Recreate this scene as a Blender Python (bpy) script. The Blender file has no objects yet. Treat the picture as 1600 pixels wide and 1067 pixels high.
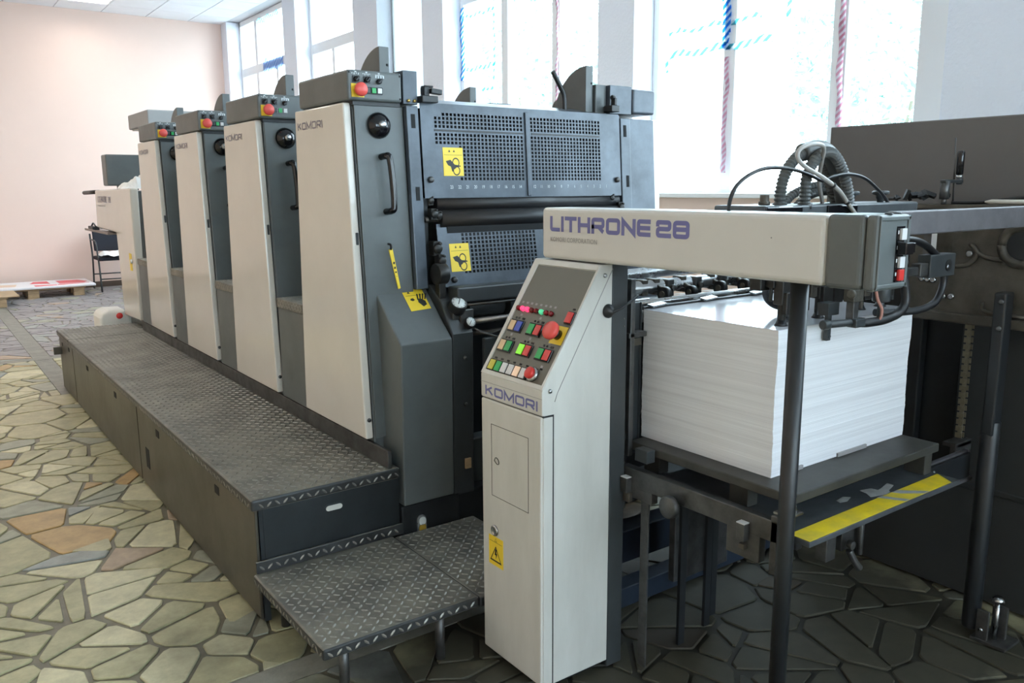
import bpy, bmesh, math, random
from math import sin, cos, pi, radians
from mathutils import Vector, Matrix
random.seed(7)
S = bpy.context.scene
COL = S.collection

# ------------------------------------------------------------------ camera
cd = bpy.data.cameras.new('camera'); cam = bpy.data.objects.new('camera', cd); COL.objects.link(cam)
YAW, PITCH, ROLL = 0.628755, 0.183991, -0.0065126
_f = Vector((sin(YAW)*cos(PITCH), cos(YAW)*cos(PITCH), -sin(PITCH)))
_r = Vector((cos(YAW), -sin(YAW), 0)); _u = _r.cross(_f)
_r2 = _r*cos(ROLL) + _u*sin(ROLL); _u2 = -_r*sin(ROLL) + _u*cos(ROLL)
M = Matrix((_r2, _u2, -_f)).transposed().to_4x4(); M.translation = Vector((0, 0, 1.6))
cam.matrix_world = M
cd.sensor_width = 36.0; cd.lens = 1292.41*36/1600; cd.clip_start = 0.05; cd.clip_end = 200
S.camera = cam

# ------------------------------------------------------------------ world, light, exposure
W = bpy.data.worlds.new('overcast_sky'); S.world = W; W.use_nodes = True
bg = W.node_tree.nodes['Background']
bg.inputs['Color'].default_value = (0.73, 0.89, 1.0, 1); bg.inputs['Strength'].default_value = 6.5
S.view_settings.view_transform = 'Standard'; S.view_settings.look = 'None'
S.view_settings.gamma = 1.0; S.view_settings.use_curve_mapping = False
S.view_settings.exposure = 0.93
S.cycles.use_denoising = True
S.cycles.max_bounces = 10; S.cycles.diffuse_bounces = 6; S.cycles.transparent_max_bounces = 12
S.cycles.sample_clamp_indirect = 6.0
S.cycles.caustics_reflective = False; S.cycles.caustics_refractive = False

XW = 4.9        # inner face of the window wall
XG = 5.15       # plane of the window frames
YF = 15.4       # far wall
YR = -7.0       # rear wall
XL = -3.2       # left wall
ZC = 4.45       # ceiling
ZS = 1.52       # window sill
LIT_COL = (1.0, 0.94, 0.87)

def portal(loc, rot, sx, sy):
    l = bpy.data.lights.new('window_portal', 'AREA'); l.shape = 'RECTANGLE'; l.size = sx; l.size_y = sy
    l.cycles.is_portal = True
    o = bpy.data.objects.new('window_portal', l); COL.objects.link(o); o.location = loc; o.rotation_euler = rot
WINDOWS = [(12.5, 15.1), (10.13, 12.02), (8.4, 9.47), (5.48, 7.96), (2.53, 5.05), (-0.55, 1.75), (-3.4, -1.0), (-6.4, -3.9)]
for a, b in WINDOWS:
    portal((XG+0.12, (a+b)/2, (ZS+ZC)/2), (0, radians(90), 0), ZC-ZS, b-a)
REAR = [(-2.4, 0.2), (1.0, 4.4)]  # unseen windows behind the camera, added for cool daylight on near faces
for a, b in REAR: portal(((a+b)/2, YR-0.2, 2.75), (radians(-90), 0, 0), b-a, 2.7)

# ------------------------------------------------------------------ materials
def mat(name, col, rough=0.5, metal=0.0, var=0.0, vscale=6.0, dark=None, bump=0.0, bscale=60.0, rvar=0.0, spec=0.5, emit=None, estr=0.0, streak=None, coat=0.0):
    m = bpy.data.materials.new(name); m.use_nodes = True
    nt = m.node_tree; N = nt.nodes; L = nt.links
    p = N['Principled BSDF']
    p.inputs['Base Color'].default_value = (*col, 1); p.inputs['Roughness'].default_value = rough
    p.inputs['Metallic'].default_value = metal; p.inputs['Specular IOR Level'].default_value = spec
    p.inputs['Coat Weight'].default_value = coat
    if emit:
        p.inputs['Emission Color'].default_value = (*emit, 1); p.inputs['Emission Strength'].default_value = estr
    if var or bump or rvar:
        g = N.new('ShaderNodeNewGeometry'); mp = N.new('ShaderNodeMapping'); L.new(g.outputs['Position'], mp.inputs['Vector'])
        if streak: mp.inputs['Scale'].default_value = streak
    if var:
        n = N.new('ShaderNodeTexNoise'); n.inputs['Scale'].default_value = vscale; n.inputs['Detail'].default_value = 7; n.inputs['Roughness'].default_value = 0.65
        L.new(mp.outputs[0], n.inputs['Vector'])
        cr = N.new('ShaderNodeValToRGB'); cr.color_ramp.elements[0].position = 0.32; cr.color_ramp.elements[1].position = 0.66
        d = dark or tuple(c*(1-var) for c in col)
        cr.color_ramp.elements[0].color = (*d, 1); cr.color_ramp.elements[1].color = (*col, 1)
        L.new(n.outputs['Fac'], cr.inputs['Fac']); L.new(cr.outputs[0], p.inputs['Base Color'])
        if rvar:
            mr = N.new('ShaderNodeMapRange'); mr.inputs['To Min'].default_value = min(1, rough+rvar); mr.inputs['To Max'].default_value = max(0.03, rough-rvar)
            L.new(n.outputs['Fac'], mr.inputs['Value']); L.new(mr.outputs[0], p.inputs['Roughness'])
    if bump:
        n2 = N.new('ShaderNodeTexNoise'); n2.inputs['Scale'].default_value = bscale; n2.inputs['Detail'].default_value = 4
        L.new(mp.outputs[0], n2.inputs['Vector'])
        b = N.new('ShaderNodeBump'); b.inputs['Strength'].default_value = bump; b.inputs['Distance'].default_value = 0.01
        L.new(n2.outputs['Fac'], b.inputs['Height']); L.new(b.outputs[0], p.inputs['Normal'])
    return m

MT = {}
MT['cover'] = mat('cream_cover_paint', (0.72, 0.685, 0.625), 0.14, var=0.06, vscale=3, coat=0.25)
MT['cream'] = mat('console_cream_paint', (0.64, 0.635, 0.60), 0.34, var=0.13, vscale=5, streak=(1, 1, 0.25), dark=(0.53, 0.525, 0.49))
MT['beam'] = mat('beam_cream_paint', (0.65, 0.64, 0.615), 0.30, var=0.05, vscale=3)
MT['gray'] = mat('gray_machine_paint', (0.122, 0.138, 0.140), 0.38, var=0.22, vscale=4, rvar=0.08)
MT['gray2'] = mat('worn_gray_guard_paint', (0.098, 0.120, 0.150), 0.32, metal=0.15, var=0.45, vscale=5, rvar=0.1)
MT['lgray'] = mat('light_gray_paint', (0.30, 0.31, 0.315), 0.4, var=0.12, vscale=4)
MT['dgray'] = mat('dark_gray_paint', (0.045, 0.051, 0.055), 0.42, var=0.3, vscale=5, rvar=0.1)
MT['black'] = mat('black_paint', (0.018, 0.020, 0.023), 0.4, var=0.4, vscale=8)
MT['soot'] = mat('soot_gray_paint', (0.034, 0.036, 0.037), 0.5, var=0.2, vscale=4)
MT['oily'] = mat('oily_black_iron', (0.035, 0.034, 0.033), 0.38, metal=0.4, var=0.5, vscale=20)
MT['matblack'] = mat('matt_black_interior', (0.008, 0.009, 0.011), 0.8)
MT['rubber'] = mat('black_rubber', (0.012, 0.012, 0.014), 0.42)
MT['gloss'] = mat('gloss_black_plastic', (0.006, 0.006, 0.008), 0.09)
MT['hose'] = mat('gray_corrugated_hose', (0.085, 0.092, 0.092), 0.42)
MT['steel'] = mat('bright_steel', (0.50, 0.51, 0.52), 0.28, metal=1.0, var=0.3, vscale=9, rvar=0.1)
MT['dsteel'] = mat('oily_dark_steel', (0.13, 0.13, 0.13), 0.42, metal=0.7, var=0.5, vscale=12, rvar=0.12)
MT['cast'] = mat('raw_cast_frame', (0.12, 0.108, 0.09), 0.5, metal=0.45, var=0.5, vscale=9, bump=0.2, bscale=90)
MT['steelpaint'] = mat('worn_steel_bar', (0.15, 0.142, 0.152), 0.45, metal=0.5, var=0.3, vscale=14, rvar=0.1)
MT['bluesteel'] = mat('dark_blue_painted_steel', (0.016, 0.026, 0.046), 0.55, var=0.3, vscale=8)
MT['chain'] = mat('oily_chain_steel', (0.34, 0.30, 0.21), 0.4, metal=0.7, var=0.3, vscale=40)
MT['cabgray'] = mat('warm_dark_gray_paint', (0.145, 0.138, 0.134), 0.55, var=0.1, vscale=3)
MT['tubegray'] = mat('gray_plastic_tube', (0.36, 0.34, 0.32), 0.35)
MT['redtube'] = mat('pinkish_clear_tube', (0.45, 0.22, 0.18), 0.3)
MT['spill'] = mat('dried_gray_paint', (0.40, 0.41, 0.40), 0.5, var=0.35, vscale=30)
MT['whiteboard'] = mat('white_board', (0.82, 0.80, 0.82), 0.35)
MT['redprint'] = mat('red_print', (0.70, 0.07, 0.10), 0.4)
MT['orangeprint'] = mat('pale_orange_print', (0.75, 0.55, 0.40), 0.4)
MT['brass'] = mat('brass', (0.6, 0.42, 0.14), 0.3, metal=1.0)
MT['deck'] = mat('dusty_tread_steel', (0.225, 0.216, 0.178), 0.46, metal=0.2, var=0.6, vscale=5, dark=(0.085, 0.084, 0.078), rvar=0.14, bump=0.12, bscale=160)
MT['tread'] = mat('worn_tread_tops', (0.30, 0.29, 0.255), 0.36, metal=0.4, var=0.6, vscale=6, dark=(0.17, 0.167, 0.155), rvar=0.1)
MT['skirt'] = mat('brown_gray_sheet_steel', (0.105, 0.095, 0.077), 0.38, metal=0.5, var=0.28, vscale=3, rvar=0.08)
MT['endpl'] = mat('dark_slate_steel', (0.030, 0.036, 0.041), 0.42, metal=0.3, var=0.4, vscale=5)
MT['endpl2'] = mat('dark_edge_steel', (0.055, 0.058, 0.060), 0.42, metal=0.35, var=0.4, vscale=12)
MT['yellow'] = mat('yellow_label', (0.86, 0.62, 0.04), 0.42)
MT['ylwpaint'] = mat('worn_yellow_paint', (0.90, 0.66, 0.015), 0.42, var=0.5, vscale=13, dark=(0.62, 0.50, 0.07))
MT['blkprint'] = mat('black_print', (0.015, 0.015, 0.015), 0.5)
MT['blueprint'] = mat('violet_blue_print', (0.15, 0.155, 0.37), 0.45)
MT['grayprint'] = mat('gray_violet_print', (0.20, 0.18, 0.23), 0.5)
MT['smallprint'] = mat('small_gray_print', (0.30, 0.29, 0.29), 0.5)
MT['whiteprint'] = mat('white_print', (0.62, 0.66, 0.68), 0.5)
MT['red'] = mat('red_plastic', (0.62, 0.035, 0.03), 0.32)
MT['estop'] = mat('coral_red_plastic', (0.72, 0.085, 0.07), 0.36)
MT['dred'] = mat('dark_red_lens', (0.20, 0.008, 0.012), 0.2)
MT['ledred'] = mat('lit_red_lens', (0.8, 0.03, 0.08), 0.3, emit=(1.0, 0.05, 0.16), estr=0.8)
MT['ledgreen'] = mat('lit_green_lens', (0.1, 0.6, 0.3), 0.3, emit=(0.08, 0.55, 0.28), estr=0.35)
MT['green'] = mat('green_key', (0.012, 0.36, 0.085), 0.3)
MT['lime'] = mat('lit_lime_key', (0.20, 0.62, 0.03), 0.3, emit=(0.25, 0.8, 0.04), estr=0.3)
MT['bluekey'] = mat('blue_key', (0.03, 0.07, 0.42), 0.3)
MT['beige'] = mat('beige_key', (0.66, 0.48, 0.27), 0.3)
MT['ykey'] = mat('yellow_key', (0.55, 0.50, 0.05), 0.3)
MT['wkey'] = mat('white_key', (0.66, 0.67, 0.68), 0.3)
MT['litkey'] = mat('lit_white_key', (0.85, 0.62, 0.45), 0.3, emit=(1, 0.68, 0.45), estr=0.12)
MT['screen'] = mat('olive_gray_panel', (0.125, 0.123, 0.098), 0.34, var=0.08, vscale=4)
MT['brown'] = mat('gray_brown_tray', (0.22, 0.175, 0.155), 0.4)
MT['wood'] = mat('pale_raw_wood', (0.52, 0.37, 0.22), 0.6, var=0.35, vscale=8, streak=(1, 6, 6))
MT['board'] = mat('worn_pallet_board', (0.055, 0.054, 0.048), 0.5, var=0.5, vscale=9, streak=(1, 1, 1))
MT['table'] = mat('blue_gray_table_plate', (0.085, 0.095, 0.105), 0.38, var=0.5, vscale=6, rvar=0.12)
MT['plastic'] = mat('milky_plastic', (0.80, 0.79, 0.74), 0.4)
MT['cloth'] = mat('white_cloth', (0.84, 0.84, 0.83), 0.85, bump=0.4, bscale=40)
MT['navy'] = mat('dark_navy_fabric', (0.012, 0.014, 0.024), 0.8)
MT['peach'] = mat('peach_wall_paint', (0.85, 0.655, 0.575), 0.75, var=0.05, vscale=0.7)
MT['peachdeep'] = mat('deep_peach_wall_paint', (0.84, 0.62, 0.48), 0.75, var=0.05, vscale=0.7)
MT['plaster'] = mat('rough_white_plaster', (0.80, 0.835, 0.92), 0.85, bump=0.5, bscale=38)
MT['white'] = mat('white_frame', (0.84, 0.85, 0.87), 0.4)
MT['ctile'] = mat('white_ceiling_tile', (0.84, 0.87, 0.92), 0.85, var=0.04, vscale=3)
MT['grid'] = mat('gray_ceiling_grid', (0.55, 0.54, 0.56), 0.6)
MT['basewood'] = mat('dark_brown_baseboard', (0.10, 0.065, 0.045), 0.5)
MT['mortar'] = mat('gray_mortar', (0.185, 0.168, 0.120), 0.6, var=0.4, vscale=8, bump=0.3, bscale=80)
MT['concrete'] = mat('gray_concrete_strip', (0.26, 0.25, 0.21), 0.5, var=0.35, vscale=9, bump=0.2, bscale=60)
MT['leaf'] = mat('pale_green_leaf', (0.42, 0.62, 0.56), 0.5, var=0.2, vscale=5)
MT['bark'] = mat('gray_bark', (0.3, 0.26, 0.2), 0.8, bump=0.5, bscale=20)
MT['ground'] = mat('pale_outdoor_paving', (0.42, 0.42, 0.40), 0.8, var=0.1, vscale=1)
MT['lamp'] = mat('lamp_tube', (0.9, 0.9, 0.88), 0.4, emit=LIT_COL, estr=9.0)
MT['sight'] = mat('amber_oil', (0.45, 0.30, 0.05), 0.2)
MT['dial'] = mat('white_dial', (0.74, 0.78, 0.77), 0.25)

# paper: white with faint tone lines between the sheets
def paper_mat():
    m = mat('white_paper', (0.83, 0.83, 0.85), 0.38); nt = m.node_tree; N = nt.nodes; L = nt.links; p = N['Principled BSDF']
    g = N.new('ShaderNodeNewGeometry'); s = N.new('ShaderNodeMapping'); s.inputs['Scale'].default_value = (0.6, 0.6, 95)
    n = N.new('ShaderNodeTexNoise'); n.inputs['Scale'].default_value = 1.0; n.inputs['Detail'].default_value = 5; n.inputs['Roughness'].default_value = 0.75
    L.new(g.outputs['Position'], s.inputs['Vector']); L.new(s.outputs[0], n.inputs['Vector'])
    cr = N.new('ShaderNodeValToRGB'); cr.color_ramp.elements[0].position = 0.3; cr.color_ramp.elements[1].position = 0.62
    cr.color_ramp.elements[0].color = (0.69, 0.69, 0.72, 1); cr.color_ramp.elements[1].color = (0.84, 0.85, 0.88, 1)
    L.new(n.outputs['Fac'], cr.inputs['Fac']); L.new(cr.outputs[0], p.inputs['Base Color'])
    return m
MT['paper'] = paper_mat()
MT['papertop'] = mat('coated_white_sheet', (0.70, 0.71, 0.76), 0.10)

def glass_mat():
    m = bpy.data.materials.new('window_glass'); m.use_nodes = True; nt = m.node_tree; N = nt.nodes; L = nt.links
    N.remove(N['Principled BSDF'])
    t = N.new('ShaderNodeBsdfTransparent'); t.inputs[0].default_value = (0.95, 0.975, 0.98, 1)
    gl = N.new('ShaderNodeBsdfGlossy'); gl.inputs['Roughness'].default_value = 0.02
    lw = N.new('ShaderNodeLayerWeight'); lw.inputs['Blend'].default_value = 0.5
    fr = N.new('ShaderNodeMath'); fr.operation = 'POWER'; fr.inputs[1].default_value = 5.0; L.new(lw.outputs['Facing'], fr.inputs[0])
    mx = N.new('ShaderNodeMixShader'); L.new(fr.outputs[0], mx.inputs[0]); L.new(t.outputs[0], mx.inputs[1]); L.new(gl.outputs[0], mx.inputs[2])
    L.new(mx.outputs[0], N['Material Output'].inputs[0]); return m
MT['glass'] = glass_mat()

def film_mat(name, col, scale):
    # printed protective film left on the window frames: translucent, slanted coloured bars
    m = bpy.data.materials.new(name); m.use_nodes = True; nt = m.node_tree; N = nt.nodes; L = nt.links
    N.remove(N['Principled BSDF'])
    g = N.new('ShaderNodeNewGeometry'); mp = N.new('ShaderNodeMapping'); mp.inputs['Rotation'].default_value = (radians(40), 0, 0)
    w = N.new('ShaderNodeTexWave'); w.bands_direction = 'Z'; w.inputs['Scale'].default_value = scale; w.inputs['Distortion'].default_value = 1.5
    L.new(g.outputs['Position'], mp.inputs['Vector']); L.new(mp.outputs[0], w.inputs['Vector'])
    cr = N.new('ShaderNodeValToRGB'); cr.color_ramp.elements[0].position = 0.40; cr.color_ramp.elements[1].position = 0.52
    cr.color_ramp.elements[0].color = (0.9, 0.93, 0.95, 1); cr.color_ramp.elements[1].color = (*col, 1)
    L.new(w.outputs['Fac'], cr.inputs['Fac'])
    tl = N.new('ShaderNodeBsdfTranslucent'); df = N.new('ShaderNodeBsdfTransparent'); L.new(cr.outputs[0], tl.inputs[0]); L.new(cr.outputs[0], df.inputs[0])
    mx = N.new('ShaderNodeMixShader'); mx.inputs[0].default_value = 0.45
    L.new(tl.outputs[0], mx.inputs[1]); L.new(df.outputs[0], mx.inputs[2]); L.new(mx.outputs[0], N['Material Output'].inputs[0]); return m
MT['filmblue'] = film_mat('blue_printed_film', (0.12, 0.42, 0.80), 7.0)
MT['filmteal'] = film_mat('teal_printed_film', (0.28, 0.60, 0.66), 6.0)
MT['filmpale'] = film_mat('pale_blue_printed_film', (0.50, 0.64, 0.90), 5.0)
MT['filmred'] = film_mat('red_printed_film', (0.80, 0.52, 0.60), 9.0)

def stone_mat(name, col):
    # natural slab colour plus the oil stain the machine has left round its feeder
    m = bpy.data.materials.new(name); m.use_nodes = True; nt = m.node_tree; N = nt.nodes; L = nt.links; p = N['Principled BSDF']
    g = N.new('ShaderNodeNewGeometry')
    n = N.new('ShaderNodeTexNoise'); n.inputs['Scale'].default_value = 9; n.inputs['Detail'].default_value = 8; n.inputs['Roughness'].default_value = 0.7
    L.new(g.outputs['Position'], n.inputs['Vector'])
    cr = N.new('ShaderNodeValToRGB'); cr.color_ramp.elements[0].position = 0.3; cr.color_ramp.elements[1].position = 0.7
    cr.color_ramp.elements[0].color = (*[c*0.66 for c in col], 1); cr.color_ramp.elements[1].color = (*[min(1, c*1.14) for c in col], 1)
    L.new(n.outputs['Fac'], cr.inputs['Fac'])
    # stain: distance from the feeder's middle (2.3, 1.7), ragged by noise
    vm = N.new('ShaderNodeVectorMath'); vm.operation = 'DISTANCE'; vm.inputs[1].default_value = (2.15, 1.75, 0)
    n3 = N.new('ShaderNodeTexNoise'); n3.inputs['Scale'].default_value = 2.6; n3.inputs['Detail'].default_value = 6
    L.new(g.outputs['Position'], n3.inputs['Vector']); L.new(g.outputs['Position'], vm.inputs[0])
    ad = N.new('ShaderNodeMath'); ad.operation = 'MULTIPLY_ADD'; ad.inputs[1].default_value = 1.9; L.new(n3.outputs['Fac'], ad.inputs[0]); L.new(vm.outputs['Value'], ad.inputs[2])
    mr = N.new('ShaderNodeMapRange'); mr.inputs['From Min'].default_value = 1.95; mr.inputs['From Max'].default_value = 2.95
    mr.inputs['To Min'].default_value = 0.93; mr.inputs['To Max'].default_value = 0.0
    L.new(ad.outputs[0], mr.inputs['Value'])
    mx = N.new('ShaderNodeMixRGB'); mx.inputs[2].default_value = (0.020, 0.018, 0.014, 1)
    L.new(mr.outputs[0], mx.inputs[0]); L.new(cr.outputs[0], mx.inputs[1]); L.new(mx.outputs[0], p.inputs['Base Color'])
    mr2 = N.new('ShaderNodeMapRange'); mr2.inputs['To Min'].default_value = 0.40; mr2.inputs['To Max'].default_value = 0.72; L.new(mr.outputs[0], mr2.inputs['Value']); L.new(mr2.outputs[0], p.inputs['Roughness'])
    b = N.new('ShaderNodeBump'); b.inputs['Strength'].default_value = 0.15; b.inputs['Distance'].default_value = 0.006
    L.new(n.outputs['Fac'], b.inputs['Height']); L.new(b.outputs[0], p.inputs['Normal'])
    return m
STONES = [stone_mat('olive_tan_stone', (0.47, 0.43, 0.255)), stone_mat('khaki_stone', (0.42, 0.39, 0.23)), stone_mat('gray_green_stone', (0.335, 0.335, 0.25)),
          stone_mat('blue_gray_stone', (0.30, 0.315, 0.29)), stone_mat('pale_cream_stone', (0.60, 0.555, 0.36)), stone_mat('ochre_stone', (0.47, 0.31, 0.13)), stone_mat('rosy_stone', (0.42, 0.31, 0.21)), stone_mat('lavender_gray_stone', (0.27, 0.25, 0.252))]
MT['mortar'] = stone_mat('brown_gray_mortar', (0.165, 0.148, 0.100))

# ------------------------------------------------------------------ mesh helpers
class MB:
    def __init__(s): s.v = []; s.f = []; s.sm = []; s.mi = []
    def add(s, vs, fs, smooth=False, mi=0):
        k = len(s.v); s.v += [tuple(v) for v in vs]
        for f in fs: s.f.append([i+k for i in f]); s.sm.append(smooth); s.mi.append(mi)
        return s
    def box(s, x0, x1, y0, y1, z0, z1):
        v = [(x, y, z) for z in (z0, z1) for y in (y0, y1) for x in (x0, x1)]
        return s.add(v, [(0, 2, 3, 1), (4, 5, 7, 6), (0, 1, 5, 4), (2, 6, 7, 3), (0, 4, 6, 2), (1, 3, 7, 5)])
    def obox(s, c, ax, ay, az, hx, hy, hz):
        c = Vector(c); ax = Vector(ax).normalized(); ay = Vector(ay).normalized(); az = Vector(az).normalized()
        v = [c+ax*hx*i+ay*hy*j+az*hz*k for k in (-1, 1) for j in (-1, 1) for i in (-1, 1)]
        return s.add(v, [(0, 2, 3, 1), (4, 5, 7, 6), (0, 1, 5, 4), (2, 6, 7, 3), (0, 4, 6, 2), (1, 3, 7, 5)])
    def prism(s, poly, a, b, axis):
        n = len(poly)
        def P(p, t): return {'x': (t, p[0], p[1]), 'y': (p[0], t, p[1]), 'z': (p[0], p[1], t)}[axis]
        v = [P(p, a) for p in poly] + [P(p, b) for p in poly]
        return s.add(v, [list(range(n))[::-1], list(range(n, 2*n))] + [(i, (i+1) % n, n+(i+1) % n, n+i) for i in range(n)])
    def slab(s, quad, d):      # planar polygon given by 3-D points, thickened along vector d
        n = len(quad); q = [Vector(p) for p in quad]; d = Vector(d)
        return s.add(q+[p+d for p in q], [list(range(n))[::-1], list(range(n, 2*n))]+[(i, (i+1) % n, n+(i+1) % n, n+i) for i in range(n)])
    def cyl(s, p0, p1, r, n=16, r1=None):
        p0 = Vector(p0); p1 = Vector(p1); d = (p1-p0).normalized(); a = d.orthogonal().normalized(); b = d.cross(a); r1 = r if r1 is None else r1
        v = [p0+(a*cos(2*pi*i/n)+b*sin(2*pi*i/n))*r for i in range(n)]+[p1+(a*cos(2*pi*i/n)+b*sin(2*pi*i/n))*r1 for i in range(n)]
        s.add(v, [(i, (i+1) % n, n+(i+1) % n, n+i) for i in range(n)], True)
        return s.add(v, [list(range(n))[::-1], list(range(n, 2*n))])
    def lathe(s, prof, c, axis, n=20):   # prof: (radius, offset along axis)
        c = Vector(c); d = Vector(axis).normalized(); a = d.orthogonal().normalized(); b = d.cross(a); m = len(prof)
        v = [c+d*h+(a*cos(2*pi*i/n)+b*sin(2*pi*i/n))*max(r, 1e-5) for r, h in prof for i in range(n)]
        s.add(v, [(k*n+i, k*n+(i+1) % n, (k+1)*n+(i+1) % n, (k+1)*n+i) for k in range(m-1) for i in range(n)], True)
        return s.add([v[i] for i in range(n)]+[v[(m-1)*n+i] for i in range(n)], [list(range(n))[::-1], list(range(n, 2*n))])
    def tube(s, pts, r, n=10, sub=6, rib=None):
        P = spline([Vector(p) for p in pts], sub) if sub > 1 else [Vector(p) for p in pts]
        if rib: P = resample(P, rib)
        m = len(P); t0 = (P[1]-P[0]).normalized(); a = t0.orthogonal().normalized(); v = []
        for k, p in enumerate(P):
            t = (P[min(k+1, m-1)]-P[max(k-1, 0)]).normalized()
            a = (a-t*a.dot(t)).normalized(); b = t.cross(a)
            rr = r*(1.0 if not rib else (1.0 if k % 2 else 0.78))
            v += [p+(a*cos(2*pi*i/n)+b*sin(2*pi*i/n))*rr for i in range(n)]
        fs = [(k*n+i, k*n+(i+1) % n, (k+1)*n+(i+1) % n, (k+1)*n+i) for k in range(m-1) for i in range(n)]
        s.add(v, fs, not rib); return s.add(v[:n]+v[-n:], [list(range(n))[::-1], list(range(n, 2*n))])
def spline(P, sub):
    out = []; Q = [P[0]*2-P[1]]+P+[P[-1]*2-P[-2]]
    for i in range(1, len(Q)-2):
        for k in range(sub):
            t = k/sub; a, b, c, d = Q[i-1:i+3]
            out.append(0.5*((2*b)+(c-a)*t+(2*a-5*b+4*c-d)*t*t+(3*b-a-3*c+d)*t**3))
    return out+[P[-1]]
def resample(P, step):
    out = [P[0]]; acc = 0
    for a, b in zip(P, P[1:]):
        L = (b-a).length; t = step-acc
        while t <= L: out.append(a+(b-a)*(t/L)); t += step
        acc = L-(t-step)
    return out

def wpos(o):
    p = Vector((0, 0, 0))
    while o: p += o.location; o = o.parent
    return p
def obj(name, mb, m, parent=None, bevel=0.0, seg=2, mats=None):
    me = bpy.data.meshes.new(name); me.from_pydata(mb.v, [], mb.f)
    for p, q, mi in zip(me.polygons, mb.sm, mb.mi): p.use_smooth = q; p.material_index = mi
    for x in (mats or [m]): me.materials.append(MT[x] if isinstance(x, str) else x)
    bm = bmesh.new(); bm.from_mesh(me); bmesh.ops.remove_doubles(bm, verts=bm.verts, dist=1e-5); bmesh.ops.recalc_face_normals(bm, faces=bm.faces); bm.to_mesh(me); bm.free()
    o = bpy.data.objects.new(name, me); COL.objects.link(o)
    if parent: o.parent = parent; o.location = -wpos(parent)
    if bevel:
        b = o.modifiers.new('bevel', 'BEVEL'); b.width = bevel; b.segments = seg; b.limit_method = 'ANGLE'; b.angle_limit = radians(40)
    return o
def sides(o, m):           # upright faces of a dusty plate show the bare dark paint
    o.data.materials.append(MT[m])
    for p in o.data.polygons:
        if abs(p.normal.z) < 0.5: p.material_index = len(o.data.materials)-1
    return o
def tag(o, label, cat, group=None):
    o['label'] = label; o['category'] = cat
    if group: o['group'] = group
    return o
def thing(name, loc, label, cat, group=None):
    o = bpy.data.objects.new(name, None); o.empty_display_size = 0.1; COL.objects.link(o); o.location = loc
    return tag(o, label, cat, group)
def struct(name, mb, m, parent=None, bevel=0.0, mats=None):
    o = obj(name, mb, m, parent, bevel, mats=mats)
    if not parent: o['kind'] = 'structure'
    return o
def copy_tree(o, parent=None):
    c = o.copy(); COL.objects.link(c)
    if parent: c.parent = parent
    for ch in list(o.children): copy_tree(ch, c)
    return c
def label(o, t): o['label'] = t; return o

# ------------------------------------------------------------------ lettering: strokes turned into ribbons
def rounded(path, r, closed, n=5):
    if r <= 0: return path
    out = []; m = len(path)
    for i, p in enumerate(path):
        if not closed and i in (0, m-1): out.append(p); continue
        a = Vector(path[i-1]); b = Vector(p); c = Vector(path[(i+1) % m])
        u = (a-b); w = (c-b); q = min(r, u.length*0.49, w.length*0.49); u.normalize(); w.normalize()
        s = b+u*q; e = b+w*q
        for k in range(n+1):
            t = k/n; out.append(tuple((1-t)**2*s+2*t*(1-t)*b+t*t*e))
    return out
GLY = {
 'K': (0.86, [([(0, 0), (0, 1)], 0, 0), ([(0.05, 0.42), (0.78, 1)], 0, 0), ([(0.30, 0.62), (0.84, 0)], 0, 0)]),
 'O': (0.92, [([(0, 0), (0, 1), (0.92, 1), (0.92, 0)], .18, 1)]),
 'M': (1.08, [([(0, 0), (0, 1), (0.54, 0.12), (1.08, 1), (1.08, 0)], 0, 0)]),
 'R': (0.90, [([(0, 0), (0, 1), (0.88, 1), (0.88, 0.42), (0.0, 0.42)], .16, 0), ([(0.50, 0.42), (0.90, 0)], 0, 0)]),
 'I': (0.0, [([(0, 0), (0, 1)], 0, 0)]),
 'L': (0.72, [([(0, 1), (0, 0), (0.72, 0)], .16, 0)]),
 'T': (0.86, [([(0, 1), (0.86, 1)], 0, 0), ([(0.43, 1), (0.43, 0)], 0, 0)]),
 'H': (0.86, [([(0, 0), (0, 1)], 0, 0), ([(0.86, 0), (0.86, 1)], 0, 0), ([(0, 0.5), (0.86, 0.5)], 0, 0)]),
 'N': (0.88, [([(0, 0), (0, 1), (0.88, 0), (0.88, 1)], 0, 0)]),
 'E': (0.80, [([(0.80, 1), (0, 1), (0, 0), (0.80, 0)], .12, 0), ([(0, 0.5), (0.78, 0.5)], 0, 0)]),
 '2': (0.86, [([(0, 0.84), (0, 1), (0.86, 1), (0.86, 0.50), (0, 0.50), (0, 0), (0.86, 0)], .16, 0)]),
 '8': (0.90, [([(0, 0), (0, 1), (0.90, 1), (0.90, 0)], .18, 1), ([(0.10, 0.52), (0.80, 0.52)], 0, 0)]),
}
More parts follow.
